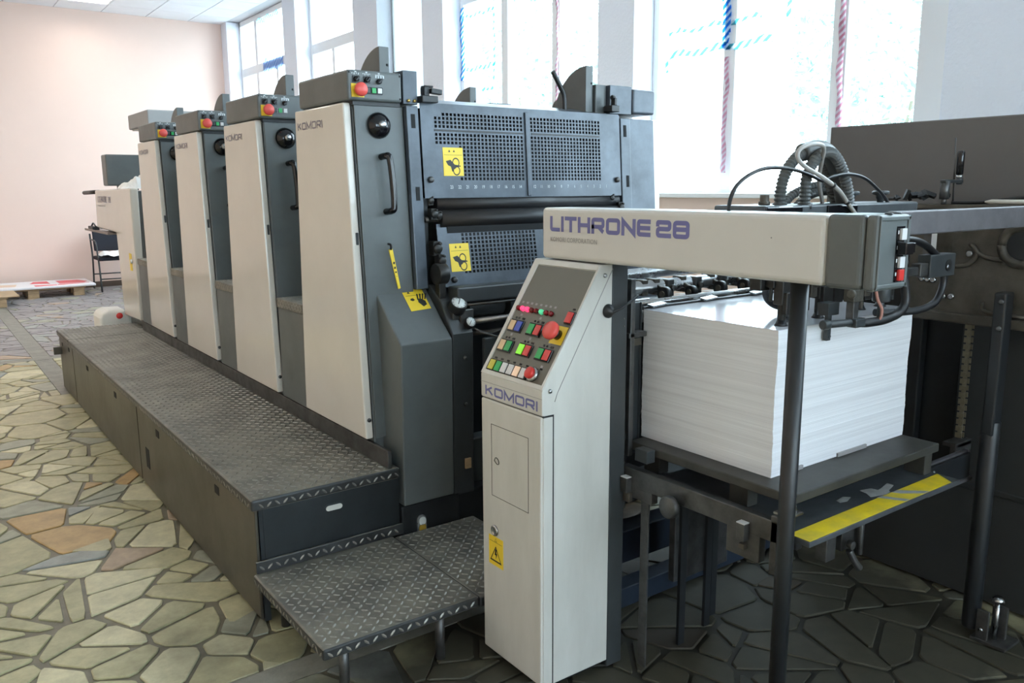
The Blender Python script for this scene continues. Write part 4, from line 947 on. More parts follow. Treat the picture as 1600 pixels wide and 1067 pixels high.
for x, z in ((1.505, 1.000), (1.720, 1.333)): obj('side_screw', MB().lathe([(.0075, 0), (.006, .004), (0, .005)], (x, KY0, z), (0, -1, 0), 12), 'steel', body)
obj('cable_gland', MB().lathe([(.022, 0), (.022, .006), (.015, .012), (.009, .022), (0, .022)], (1.734, KY0, 1.222), (0, -1, 0), 18), 'rubber', body)
obj('cable', MB().tube([(1.736, KY0-.018, 1.220), (1.752, 1.852, 1.226), (1.79, 1.853, 1.240), (1.83, 1.86, 1.255), (1.849, 1.865, 1.262)], 0.0045, 8), 'rubber', body)
part('support_column', MB().box(1.756, 1.822, 1.882, 2.16, 0.0, 1.366), 'dgray', 0.004)
cs = MB()
for z in (1.19, 1.165): cs.lathe([(.003, 0), (0, .003)], (1.808, 1.882, z), (0, -1, 0), 8)
part('column_rivets', cs, 'steel')['kind'] = 'stuff'

# ================================================================== OVERHEAD BEAM
t = thing('overhead_beam', (1.76, 1.58, 1.37), 'long cream overhead beam with large blue lettering and a gray end box', 'beam')
part = lambda name, mb, m, bevel=0.0, seg=2: obj(name, mb, m, t, bevel, seg)
BX0, BX1, BZ0, BZ1 = 1.702, 1.832, 1.370, 1.535
bm_ = part('beam_shell', MB().box(BX0, BX1, 1.117, 2.170, BZ0, BZ1), 'beam', 0.014, 4)
part('end_box', MB().box(BX0-.001, BX1+.002, 1.022, 1.1165, BZ0-.002, BZ1+.002), 'gray', 0.012, 3)
ec = part('end_cap', MB().box(BX0-.001, BX1+.002, 0.990, 1.021, BZ0-.002, BZ1+.002), 'gray', 0.010, 3)
fr = MB(); a, b, c_, d_ = BX0+.004, BX1-.004, BZ0+.004, BZ1-.002
for q in ((a, b, c_, c_+.010), (a, b, d_-.010, d_), (a, a+.004, c_, d_), (b-.010, b, c_, d_)): fr.box(q[0], q[1], 0.9865, 0.9905, q[2], q[3])
obj('cap_rim', fr, 'gray', ec, 0.002)
obj('key_strip', MB().box(1.776, 1.806, 0.9875, 0.9905, 1.386, 1.510), 'gloss', ec)
for z, m in ((1.4925, 'wkey'), (1.4300, 'wkey'), (1.4015, 'red')): obj('push_key', MB().box(1.785, 1.805, 0.981, 0.9878, z-.0125, z+.0125), m, ec, 0.001)
obj('key_guard', MB().box(1.778, 1.810, 0.966, 0.9878, 1.448, 1.475).box(1.806, 1.834, 0.975, 1.0, 1.450, 1.473), 'gloss', ec, 0.002)
mk = MB()
for z in (1.497, 1.463, 1.434, 1.404): mk.box(1.7775, 1.782, 0.987, 0.9876, z-.004, z+.004)
obj('key_marks', mk, 'whiteprint', ec)['kind'] = 'stuff'
tp = MB()
for x, y in ((1.755, 1.00), (1.800, 1.005)): tp.lathe([(.009, 0), (.008, .004), (0, .004)], (x, y, BZ1+.001), (0, 0, 1), 10)
obj('cap_screws', tp, 'black', ec)['kind'] = 'stuff'
lt = MB(); letters(lt, 'LITHRONE 28', (BX0-.0003, 2.124, 1.4595), (0, -1, 0), (0, 0, 1), (-1, 0, 0), 0.0490, 0.0124, 0.0060, d=0.0006, space=.30, width=0.597); obj('lettering', lt, 'blueprint', bm_)
q = text_mesh('KOMORI CORPORATION', 0.0207, (BX0-.0003, 2.123, 1.4275), (0, -1, 0), (0, 0, 1), (-1, 0, 0), width=0.227); obj('lettering', q, 'smallprint', bm_)
obj('paint_chip', MB().lathe([(.0022, 0), (0, .0006)], (BX0, 1.265, 1.476), (-1, 0, 0), 8), 'smallprint', bm_)
part('cross_bar', MB().box(1.826, 3.02, 1.022, 1.045, 1.484, 1.541), 'steelpaint', 0.003)
p = part('support_post', MB().cyl((1.785, 1.235, 0.012), (1.785, 1.235, BZ0+.004), 0.0225, 20), 'black')
obj('post_foot', MB().cyl((1.785, 1.235, 0.0), (1.785, 1.235, 0.012), 0.05, 20), 'dsteel', p)

# ================================================================== FEEDER
t = thing('sheet_feeder', (2.4, 1.6, 0), 'dark steel feeder frame with side rail, round steel post and oily cast side wall', 'machine frame')
part = lambda name, mb, m, bevel=0.0, seg=2: obj(name, mb, m, t, bevel, seg)
# operator-side rail with its lugs, knob and hanging bars
rl = part('side_rail', MB().box(1.825, 1.855, 1.285, 1.90, 0.638, 0.700).box(1.825, 1.855, 1.345, 1.46, 0.560, 0.64).box(1.825, 1.86, 1.262, 1.312, 0.545, 0.715).box(1.825, 1.855, 1.76, 1.86, 0.60, 0.64), 'dsteel', 0.003)
for y, z in ((1.865, 0.640), (1.395, 0.640)): obj('rail_stop', MB().box(1.802, 1.826, y-.014, y+.014, z-.022, z+.028), 'dsteel', rl, 0.002); obj('stop_cap', MB().box(1.802, 1.826, y-.014, y+.014, z+.0282, z+.031), 'wkey', rl)
obj('rail_lug', MB().box(1.81, 1.825, 1.845, 1.875, 0.585, 0.618), 'cast', rl, 0.002); obj('rail_lug', MB().box(1.81, 1.825, 1.385, 1.405, 0.590, 0.606), 'cast', rl, 0.002)
kn = obj('rail_knob', MB().lathe([(0.012, 0), (0.012, 0.014), (0.033, 0.016), (0.035, 0.020), (0.035, 0.034), (0.030, 0.038), (0, 0.038)], (1.825, 1.660, 0.632), (-1, 0, 0.05), 28), 'dsteel', rl)
part('hanging_bar', MB().box(1.83, 1.838, 1.778, 1.812, 0.02, 0.64), 'dsteel', 0.002)
for x, y in ((2.05, 1.83), (2.22, 1.86), (2.30, 1.90)): part('hanging_rod', MB().box(x, x+.03, y, y+.012, 0.0, 0.62), 'black')
part('bolt_plate', MB().box(1.84, 1.90, 1.262, 1.315, 0.716, 0.722).lathe([(.010, 0), (.008, .016), (0, .016)], (1.855, 1.30, .722), (0, 0, 1), 10).lathe([(.010, 0), (.008, .016), (0, .016)], (1.88, 1.28, .722), (0, 0, 1), 10), 'steel')
part('front_stop', MB().box(1.905, 1.955, 1.957, 1.985, 0.70, 1.222).box(1.951, 1.957, 1.950, 1.985, 0.74, 1.222), 'dgray', 0.003)
part('stop_column', MB().box(1.885, 1.92, 1.975, 2.012, 0.50, 1.185), 'dsteel', 0.003)
part('guide_block', MB().box(1.840, 1.878, 1.80, 1.855, 0.722, 0.765), 'dgray', 0.003)
part('guide_arm', MB().obox((1.885, 1.955, 0.785), (0.45, 0.89, 0), (-0.89, 0.45, 0), (0, 0, 1), 0.05, 0.012, 0.012), 'dgray', 0.003)
part('brass_plate', MB().box(1.86, 1.93, 1.925, 1.930, 1.085, 1.110), 'cast', 0.001)
part('head_bracket', MB().box(1.855, 1.875, 1.90, 1.95, 0.72, 1.31).box(1.85, 1.93, 1.90, 1.94, 1.118, 1.135), 'dsteel', 0.003)
part('air_hose', MB().tube([(1.96, 2.01, 0.98), (1.975, 2.0, 0.93), (2.0, 2.0, 0.86), (1.98, 2.01, 0.80), (1.945, 2.02, 0.80), (1.94, 2.02, 0.84)], 0.014, 10, 6), 'hose')
# base beams under the feeder
part('base_beam', MB().box(1.96, 3.02, 2.27, 2.37, 0.10, 0.235), 'bluesteel', 0.004)
part('base_beam', MB().box(1.96, 3.02, 2.14, 2.22, 0.0, 0.08), 'bluesteel', 0.004)
part('chain_guard', MB().box(2.15, 2.45, 1.95, 1.98, 0.16, 0.52), 'dsteel', 0.004)
# switch cluster hanging under the table
part('limit_switches', MB().box(2.18, 2.23, 1.36, 1.40, 0.455, 0.55).box(2.26, 2.33, 1.36, 1.41, 0.47, 0.58).cyl((2.205, 1.35, 0.55), (2.205, 1.35, 0.64), 0.014, 10).cyl((2.33, 1.34, 0.60), (2.33, 1.34, 0.45), 0.010, 10).tube([(2.27, 1.34, 0.48), (2.29, 1.33, 0.44), (2.32, 1.33, 0.41)], 0.012, 8, 4).cyl((2.27, 1.345, 0.50), (2.27, 1.325, 0.50), 0.014, 12), 'dsteel', 0.003)
# far side wall casting
cw = part('side_casting', MB().box(3.005, 3.045, 0.30, 1.62, 1.115, 1.515), 'cast', 0.006)
obj('casting_flange', MB().box(2.985, 3.06, 0.30, 1.96, 1.515, 1.532), 'cast', cw, 0.003)
obj('casting_lip', MB().box(2.985, 3.045, 0.30, 1.62, 1.115, 1.150), 'cast', cw, 0.005)
def torus(c, R_, r, axis='x', n=28, m=8):
    mb = MB(); mb.tube([(c[0], c[1]+R_*cos(2*pi*i/n), c[2]+R_*sin(2*pi*i/n)) for i in range(n+1)], r, m, 1); return mb
obj('bearing_ring', torus((2.998, 1.235, 1.398), 0.062, 0.016), 'cast', cw)
obj('bearing_bore', MB().cyl((2.996, 1.235, 1.398), (3.004, 1.235, 1.398), 0.05, 24), 'black', cw)
obj('raised_web', MB().tube([(3.0, 1.47, 1.315), (3.0, 1.405, 1.325), (3.0, 1.375, 1.365), (3.0, 1.40, 1.395), (3.0, 1.37, 1.365), (3.0, 1.33, 1.35), (3.0, 1.24, 1.345)], 0.008, 8, 5).tube([(3.0, 1.345, 1.20), (3.0, 1.33, 1.165), (3.0, 1.2, 1.16)], 0.008, 8, 5), 'cast', cw)
for y, z in ((1.563, 1.262), (1.543, 1.262), (1.522, 1.260), (1.482, 1.205), (1.452, 1.206), (1.402, 1.362)): obj('frame_bolt', MB().lathe([(.011, 0), (.011, .008), (.006, .010), (0, .006)], (3.005, y, z), (-1, 0, 0), 12), 'steel', cw)
part('scale_plate', MB().box(2.955, 2.975, 1.52, 1.545, 1.27, 1.50), 'dsteel'); part('scale_strip', MB().box(2.952, 2.9545, 1.497, 1.515, 1.30, 1.46), 'wkey')
# far post and its floor anchor
fp = part('support_post', MB().box(2.925, 2.985, 1.235, 1.275, 0.75, 1.245).cyl((2.955, 1.255, 0.03), (2.955, 1.255, 0.80), 0.030, 20), 'black', 0.006)
for z in (1.215, 1.125): obj('post_bolt', MB().lathe([(.010, 0), (.008, .006), (0, .004)], (2.925, 1.25, z), (-1, -.3, 0), 10), 'dsteel', fp)
an = part('floor_anchor', MB().box(2.92, 3.03, 1.12, 1.24, 0.0, 0.012).box(2.925, 2.937, 1.185, 1.225, 0.0, 0.12).box(2.985, 3.00, 1.15, 1.20, 0.0, 0.13), 'dsteel', 0.002)
obj('anchor_bolt', MB().cyl((2.965, 1.175, 0.0), (2.965, 1.175, 0.16), 0.008, 10).lathe([(.020, 0), (.022, .008), (.014, .018), (0, .02)], (2.965, 1.175, .155), (0, 0, 1), 12), 'steel', an)
obj('anchor_bolt', MB().lathe([(.009, 0), (.007, .01), (0, .01)], (2.925, 1.205, .05), (-1, 0, 0), 8), 'steel', an)
# lifting chain
ch = MB(); z = 0.680
while z < 1.36:
    for sx in (-1, 1): ch.box(3.072+sx*.0085-.002, 3.072+sx*.0085+.002, 1.398, 1.422, z, z+.0185)
    ch.cyl((3.060, 1.41, z+.005), (3.084, 1.41, z+.005), .0045, 8); ch.box(3.068, 3.076, 1.404, 1.416, z+.012, z+.030)
    z += .0255
o = part('lifting_chain', ch, 'chain'); o['kind'] = 'stuff'

# big cabinet on the drive side
t = thing('feeder_cabinet', (3.5, 1.2, 0), 'tall dark gray cabinet behind the feeder beneath the window pier', 'cabinet')
part = lambda name, mb, m, bevel=0.0, seg=2: obj(name, mb, m, t, bevel, seg)
part('upper_panel', MB().box(3.215, 3.26, -0.9, 2.118, 1.50, 1.842), 'cabgray', 0.005)
part('cabinet_body', MB().box(3.27, 3.75, -0.9, 2.35, 0.05, 1.50), 'black', 0.005)
part('side_panel', MB().box(3.21, 3.268, 0.90, 1.50, 0.46, 1.155), 'soot', 0.006)
part('side_panel', MB().box(3.225, 3.268, 1.66, 2.30, 0.50, 1.45), 'black', 0.006)
part('plinth', MB().box(3.215, 3.262, 1.055, 2.30, 0.012, 0.445).box(3.205, 3.27, 1.05, 2.30, 0.445, 0.47), 'soot', 0.006)
part('plinth', MB().box(3.215, 3.262, -0.9, 1.045, 0.012, 0.445), 'soot', 0.006)

# tools and clutter on the flange of the side wall
rg = random.Random(9)
m = MB()
for k in range(16):
    y = 1.50+rg.random()*0.20; x = 2.99+rg.random()*.06; a = Vector((rg.gauss(0, 1), rg.gauss(0, 1), rg.gauss(0, .5))).normalized(); b = a.orthogonal().normalized()
    s = rg.uniform(.006, .014); m.obox((x, y, 1.535+s*1.9+rg.random()*.012), a, b, a.cross(b), s*1.8, s*.7, s*.6)
o = obj('clamp_heap', m, 'black'); tag(o, 'small heap of black clamps and screws on the side wall ledge', 'hardware'); o['kind'] = 'stuff'
p = obj('grease_pen', MB().cyl((3.03, 1.36, 1.541), (3.03, 1.05, 1.541), 0.0085, 10).lathe([(.0085, 0), (.003, .02), (0, .022)], (3.03, 1.36, 1.541), (0, 1, 0), 10), 'plastic'); tag(p, 'white pen-like tube lying on the ledge beside the crank', 'pen')
p = obj('loose_cable', MB().tube([(3.02, 1.49, 1.537), (3.045, 1.40, 1.539), (3.05, 1.3, 1.552), (3.05, 1.15, 1.558), (3.04, 1.0, 1.548)], 0.006, 8), 'rubber'); tag(p, 'thin black cable lying along the ledge of the side wall', 'cable')
t = thing('hand_crank', (2.985, 1.5, 1.532), 'upright hand crank with black grip rising above the cross bar', 'crank')
obj('crank_shaft', MB().cyl((2.985, 1.5, 1.532), (2.985, 1.5, 1.555), 0.009, 12).cyl((2.985, 1.5, 1.55), (2.985, 1.5, 1.612), 0.016, 14), 'dsteel', t)
obj('crank_arm', MB().box(2.968, 3.092, 1.489, 1.511, 1.606, 1.618).cyl((3.082, 1.5, 1.600), (3.082, 1.5, 1.625), 0.011, 12), 'dgray', t, 0.003)
obj('crank_collar', MB().cyl((3.081, 1.5, 1.622), (3.081, 1.5, 1.634), 0.0115, 14), 'steel', t)
obj('crank_grip', MB().lathe([(.009, 0), (.0125, .004), (.0125, .078), (.010, .084), (0, .085)], (3.080, 1.5, 1.634), (0, 0, 1), 16), 'gloss', t)
p = obj('steel_rod', MB().cyl((3.092, 1.52, 1.532), (3.070, 1.52, 1.765), 0.003, 8), 'dsteel'); tag(p, 'thin dark steel rod standing just behind the crank grip', 'rod')

# lift table, pallet, paper
t = thing('lift_table', (2.25, 1.55, 0.64), 'blue-gray steel lift table with a worn yellow front stripe', 'lift table')
part = lambda name, mb, m, bevel=0.0, seg=2: obj(name, mb, m, t, bevel, seg)
pl = part('table_plate', MB().box(1.862, 2.675, 1.212, 1.93, 0.645, 0.660), 'table', 0.002)
obj('yellow_stripe', MB().prism([(1.868, 1.216), (2.625, 1.216), (2.668, 1.283), (1.868, 1.280)], 0.6602, 0.6612, 'z'), 'ylwpaint', pl)
sp = [(2.325, 1.350), (2.370, 1.340), (2.372, 1.318), (2.40, 1.322), (2.455, 1.335), (2.452, 1.312), (2.40, 1.298), (2.385, 1.284), (2.345, 1.287), (2.30, 1.30), (2.318, 1.325)]
obj('paint_spill', MB().prism(sp, 0.6602, 0.6610, 'z').prism([(2.19, 1.345), (2.235, 1.352), (2.25, 1.335), (2.21, 1.322), (2.185, 1.33)], .6602, .661, 'z').prism([(2.385, 1.283), (2.42, 1.28), (2.49, 1.2165), (2.46, 1.2165), (2.40, 1.26)], .6613, .6616, 'z').prism([(2.31, 1.284), (2.335, 1.282), (2.375, 1.2165), (2.35, 1.2165)], .6613, .6616, 'z'), 'spill', pl)
part('carrier_plate', MB().box(2.68, 2.97, 1.318, 1.330, 0.575, 0.665), 'black', 0.002)
cb = MB().box(2.68, 2.975, 1.330, 1.345, 0.66, 0.672).box(2.675, 2.98, 1.31, 1.36, 0.565, 0.577)
part('carrier_edge', cb, 'steelpaint', 0.002)
lg = part('chain_lug', MB().box(2.975, 3.095, 1.375, 1.395, 0.525, 0.68).box(2.99, 3.09, 1.375, 1.43, 0.66, 0.675), 'dsteel', 0.002)
for x, z in ((3.05, .64), (3.055, .57)): obj('lug_bolt', MB().lathe([(.014, 0), (.012, .010), (0, .010)], (x, 1.375, z), (0, -1, 0), 8), 'steel', lg)
for z in (.645, .622): obj('carrier_bolt', MB().lathe([(.007, 0), (.006, .004), (0, .004)], (2.715, 1.318, z), (0, -1, 0), 8), 'steel', t)
t = thing('pallet_board', (2.27, 1.55, 0.66), 'dark wooden pallet board carrying the white paper stack', 'pallet')
obj('board', MB().prism([(1.885, 1.288), (2.675, 1.288), (2.675, 1.93), (1.885, 1.93)], 0.735, 0.763, 'z'), 'board', t, 0.004)
for x, y in ((2.615, 1.33), (1.93, 1.86), (2.615, 1.86), (1.93, 1.5)): obj('pallet_block', MB().box(x, x+.045, y-.03, y+.04, 0.661, 0.735), 'board', t, 0.003)
t = thing('paper_stack', (2.31, 1.675, 0.763), 'tall stack of blank white printing sheets on the pallet board', 'paper')
rg = random.Random(2); sh = MB(); z = 0.764; n = 84; dz = (1.198-z)/n; ox = oy = 0.0; bevs = []
for k in range(n):
    ox = ox*.85+rg.gauss(0, .00028); oy = oy*.85+rg.gauss(0, .00028)
    sh.box(1.953+ox, 2.667+ox, 1.412+oy-.0015*sin(k*.11), 1.940+oy, z, z+dz*.985); z += dz
o = obj('sheets', sh, 'paper', t); o['kind'] = 'stuff'
obj('top_sheet', MB().box(1.953, 2.667, 1.412, 1.940, 1.1982, 1.200), 'papertop', t)
for a, b in ((2.02, 2.10), (2.28, 2.44)): obj('wrapper_scrap', MB().box(a, b, 1.405, 1.411, 0.764, 0.776), 'smallprint', t)

# suction head over the pile
t = thing('suction_head', (2.3, 1.5, 1.2), 'feeder suction head with black corrugated hoses on a dark tray', 'machine head')
part = lambda name, mb, m, bevel=0.0, seg=2: obj(name, mb, m, t, bevel, seg)
tray = part('tray', MB().prism([(1.905, 1.44), (2.70, 1.44), (2.735, 1.47), (2.735, 1.62), (1.905, 1.62)], 1.510, 1.546, 'z'), 'table', 0.006)
obj('tray_front', MB().box(1.903, 2.065, 1.432, 1.4415, 1.508, 1.543), 'gloss', tray, 0.003); obj('tray_front', MB().box(2.19, 2.34, 1.432, 1.4415, 1.508, 1.543), 'gloss', tray, 0.003)
for x in (2.405, 2.575): part('tray_knob', MB().lathe([(.010, 0), (.010, .022), (.014, .026), (.014, .034), (.026, .038), (.027, .046), (.022, .049), (0, .049)], (x, 1.50, 1.533), (0, 0, 1), 20), 'dgray')
H1 = [(2.049, 1.5, 1.533), (2.049, 1.5, 1.573), (2.06, 1.5, 1.619), (2.087, 1.5, 1.658), (2.138, 1.5, 1.692), (2.21, 1.51, 1.701), (2.274, 1.52, 1.675), (2.327, 1.53, 1.619), (2.359, 1.53, 1.57), (2.393, 1.53, 1.520)]
H2 = [(2.112, 1.46, 1.533), (2.110, 1.46, 1.582), (2.114, 1.46, 1.622), (2.138, 1.46, 1.664), (2.180, 1.46, 1.692), (2.236, 1.46, 1.690), (2.284, 1.46, 1.650), (2.321, 1.46, 1.590), (2.355, 1.47, 1.525)]
H3 = [(2.20, 1.60, 1.533), (2.24, 1.60, 1.568), (2.30, 1.59, 1.592), (2.36, 1.58, 1.60), (2.42, 1.57, 1.60)]
H4 = [(2.22, 1.57, 1.530), (2.26, 1.57, 1.556), (2.31, 1.57, 1.575), (2.37, 1.57, 1.582), (2.42, 1.57, 1.58)]
for H, r in ((H1, .0175), (H2, .0175), (H3, .014), (H4, .014)): part('corrugated_hose', MB().tube(H, r, 14, 8, rib=.0056), 'hose')
part('outer_hose', MB().tube([(2.14, 1.50, 1.694), (2.21, 1.49, 1.706), (2.275, 1.49, 1.682), (2.325, 1.49, 1.622), (2.352, 1.49, 1.565), (2.375, 1.49, 1.520)], .026, 14, 6), 'hose')
for x, y in ((2.049, 1.5), (2.112, 1.46)): part('hose_collar', MB().cyl((x, y, 1.533), (x, y, 1.551), .021, 14), 'dsteel')
part('hose_fitting', MB().cyl((2.005, 1.52, 1.533), (2.005, 1.52, 1.575), .013, 8).cyl((2.005, 1.52, 1.546), (2.005, 1.52, 1.556), .0165, 8), 'cast')
part('gray_tube', MB().tube([(2.321, 1.425, 1.512), (2.266, 1.42, 1.547), (2.197, 1.41, 1.587), (2.115, 1.41, 1.623), (2.037, 1.41, 1.649), (2.0, 1.41, 1.669), (1.995, 1.41, 1.689), (2.02, 1.41, 1.705), (2.075, 1.41, 1.714), (2.127, 1.42, 1.706), (2.181, 1.46, 1.668), (2.232, 1.50, 1.618), (2.30, 1.53, 1.555), (2.32, 1.54, 1.53)], .0062, 10), 'tubegray')
part('tube_tie', MB().cyl((2.255, 1.419, 1.553), (2.262, 1.419, 1.549), .0085, 10).cyl((2.165, 1.41, 1.603), (2.172, 1.41, 1.599), .0085, 10), 'rubber')
part('black_cable', MB().tube([(1.85, 1.50, 1.50), (1.790, 1.47, 1.535), (1.765, 1.44, 1.582), (1.803, 1.44, 1.616), (1.868, 1.44, 1.641), (1.936, 1.44, 1.649), (2.022, 1.44, 1.644), (2.097, 1.44, 1.63), (2.161, 1.44, 1.614), (2.207, 1.44, 1.625), (2.288, 1.44, 1.633), (2.374, 1.44, 1.622), (2.467, 1.45, 1.589), (2.534, 1.46, 1.560), (2.580, 1.47, 1.533)], .0052, 8), 'rubber')
# lower works: hangers, blow and lift suckers down to the sheet
part('head_bar', MB().box(1.98, 2.72, 1.50, 1.54, 1.30, 1.34).box(2.0, 2.7, 1.56, 1.59, 1.33, 1.36), 'oily', 0.004)
for k, (x, y, z, w, h) in enumerate(((2.0, 1.47, 1.31, .05, .07), (2.09, 1.45, 1.29, .035, .05), (2.17, 1.46, 1.27, .03, .10), (2.28, 1.47, 1.30, .06, .08), (2.41, 1.48, 1.28, .04, .09), (2.46, 1.46, 1.25, .03, .05), (2.56, 1.47, 1.29, .05, .08), (2.66, 1.47, 1.26, .03, .10))):
    part('head_link', MB().box(x, x+w, y, y+.03, z, z+h).cyl((x+w*.5, y-.012, z+h*.4), (x+w*.5, y+.01, z+h*.4), w*.32, 12).cyl((x+w*.2, y+.015, z-.04), (x+w*.2, y+.015, z+.01), .006, 8), ('oily', 'dgray', 'cast')[k % 3], 0.003)
for x in (2.02, 2.35, 2.68): part('head_hanger', MB().box(x, x+.035, 1.50, 1.57, 1.34, 1.506), 'dgray', 0.003)
for x, y, h in ((2.03, 1.46, .10), (2.10, 1.50, .13), (2.24, 1.48, .12), (2.36, 1.52, .11), (2.50, 1.50, .12), (2.62, 1.50, .11)):
    s = part('lift_sucker', MB().box(x-.022, x+.022, y-.016, y+.016, 1.262, 1.262+h*.7).cyl((x, y, 1.215), (x, y, 1.265), .012, 12).box(x-.018, x+.030, y-.028, y-.014, 1.235, 1.300), 'oily', 0.003)
    obj('sucker_cup', MB().lathe([(.012, .016), (.016, .006), (.020, 0), (0, 0)], (x, y, 1.2005), (0, 0, 1), 14), 'rubber', s)
part('sheet_foot', MB().box(2.155, 2.175, 1.390, 1.402, 1.150, 1.225).box(2.150, 2.205, 1.387, 1.425, 1.225, 1.262).cyl((2.165, 1.389, 1.163), (2.165, 1.386, 1.163), .006, 8), 'dgray', 0.003)
part('control_block', MB().box(2.165, 2.215, 1.318, 1.352, 1.270, 1.325).cyl((2.165, 1.325, 1.295), (2.150, 1.32, 1.295), .013, 14), 'cast', 0.003)
part('block_stem', MB().box(2.178, 2.205, 1.325, 1.350, 1.212, 1.272).box(2.19, 2.23, 1.34, 1.46, 1.325, 1.345), 'dsteel', 0.003)
part('blow_nozzle', MB().cyl((2.09, 1.345, 1.212), (2.19, 1.330, 1.210), .011, 12).box(2.175, 2.225, 1.312, 1.345, 1.196, 1.222).cyl((2.065, 1.348, 1.212), (2.09, 1.345, 1.212), .014, 12), 'dgray', 0.003)
part('cup_cylinder', MB().cyl((2.355, 1.345, 1.255), (2.355, 1.345, 1.315), .026, 18).cyl((2.355, 1.345, 1.20), (2.355, 1.345, 1.255), .010, 12), 'dgray', 0.003)
part('loop_hose', MB().tube([(2.385, 1.31, 1.40), (2.405, 1.305, 1.316), (2.412, 1.30, 1.257), (2.381, 1.30, 1.225), (2.314, 1.305, 1.209), (2.247, 1.318, 1.205), (2.222, 1.328, 1.206)], .0135, 12), 'rubber')
part('loop_hose', MB().tube([(2.40, 1.335, 1.44), (2.47, 1.325, 1.435), (2.53, 1.32, 1.420), (2.585, 1.32, 1.395), (2.645, 1.32, 1.36), (2.668, 1.32, 1.316), (2.665, 1.32, 1.274), (2.627, 1.32, 1.232), (2.552, 1.33, 1.213), (2.459, 1.36, 1.210), (2.395, 1.385, 1.213)], .0115, 12), 'rubber')
hb = part('hose_block', MB().box(2.545, 2.70, 1.302, 1.345, 1.315, 1.386), 'dgray', 0.003)
obj('block_bore', MB().cyl((2.655, 1.3015, 1.350), (2.655, 1.300, 1.350), .019, 18), 'black', hb); obj('block_screw', MB().lathe([(.008, 0), (.006, .003), (0, .003)], (2.648, 1.300, 1.345), (0, -1, 0), 10), 'steel', hb)
part('block_arm', MB().box(2.43, 2.548, 1.315, 1.340, 1.326, 1.352).box(2.50, 2.548, 1.308, 1.34, 1.322, 1.362).box(2.38, 2.45, 1.32, 1.45, 1.362, 1.376), 'dsteel', 0.003)
part('red_tube', MB().tube([(2.245, 1.31, 1.36), (2.262, 1.305, 1.28), (2.283, 1.30, 1.244), (2.281, 1.302, 1.215), (2.270, 1.315, 1.206)], .0045, 8), 'redtube')
part('supply_hose', MB().tube([(2.20, 1.62, 1.35), (2.165, 1.62, 1.30), (2.175, 1.62, 1.25), (2.22, 1.61, 1.222), (2.27, 1.58, 1.222)], .011, 10), 'rubber')

# feed table: shafts, wheels and tapes between pile and first unit
t = thing('feed_table', (2.5, 2.4, 0.0), 'feed table of steel shafts and rubber wheels between paper stack and press', 'feed table')
part = lambda name, mb, m, bevel=0.0, seg=2: obj(name, mb, m, t, bevel, seg)
part('table_board', MB().slab([(1.95, 2.05, 1.195), (3.05, 2.05, 1.195), (3.05, 2.44, 1.14), (1.95, 2.44, 1.14)], (0, 0, -0.02)), 'steelpaint', 0.003)
for y, z, r in ((2.35, 1.262, .022), (2.12, 1.243, .025), (1.99, 1.212, .010)): part('feed_shaft', MB().cyl((1.965 if y < 2.0 else 1.90, y, z), (3.08, y, z), r, 16), 'steel')
for x, y, z, r in ((2.16, 2.045, 1.224, .026), (2.30, 2.045, 1.222, .022), (2.46, 2.045, 1.224, .026), (2.60, 2.045, 1.222, .026), (2.78, 2.045, 1.222, .024), (2.10, 2.33, 1.255, .026)):
    w = part('feed_wheel', MB().cyl((x-.011, y, z), (x+.011, y, z), r, 20), 'rubber')
    obj('wheel_hub', MB().cyl((x-.016, y, z), (x+.016, y, z), r*.45, 14), 'cast', w)
    obj('wheel_arm', MB().obox((x+.022, y+.045, z+.016), (1, 0, 0), (0, .9, .32), (0, -.32, .9), .008, .055, .009).box(x+.004, x+.034, 2.10, 2.145, 1.215, 1.272), 'cast', w, 0.003)
for x in (2.00, 2.235, 2.385, 2.53, 2.69): part('shaft_clamp', MB().box(x-.018, x+.018, 2.085, 2.155, 1.205, 1.268).lathe([(.012, 0), (.012, .018), (0, .018)], (x, 2.085, 1.238), (0, -1, 0), 12), 'dsteel', 0.004)
for x in (2.06, 2.24, 2.42, 2.60, 2.78): part('feed_tape', MB().slab([(x, 1.96, 1.206), (x+.03, 1.96, 1.206), (x+.03, 2.42, 1.149), (x, 2.42, 1.149)], (0, 0, .002)), 'wkey')
part('stop_bar', MB().box(1.96, 3.06, 1.945, 1.956, 1.195, 1.207), 'dsteel', 0.002)
for x in (2.02, 2.28, 2.55): part('sheet_stop', MB().obox((x, 1.945, 1.210), (1, .25, 0), (-.25, 1, .2), (0, -.2, 1), .045, .012, .003), 'steel')
for x in (1.905, 3.07): part('shaft_bearing', MB().box(x-.02, x+.02, 2.02, 2.38, 1.16, 1.28).box(x-.02, x+.02, 2.05, 2.13, 0.0, 1.16).box(x-.02, x+.02, 2.375, 2.39, 0.24, 1.16), 'dsteel', 0.004)
part('roller', MB().cyl((1.93, 2.05, 1.16), (3.05, 2.05, 1.16), .028, 20), 'steel')
part('under_panel', MB().box(1.93, 3.05, 2.46, 2.48, 0.25, 1.10), 'black')

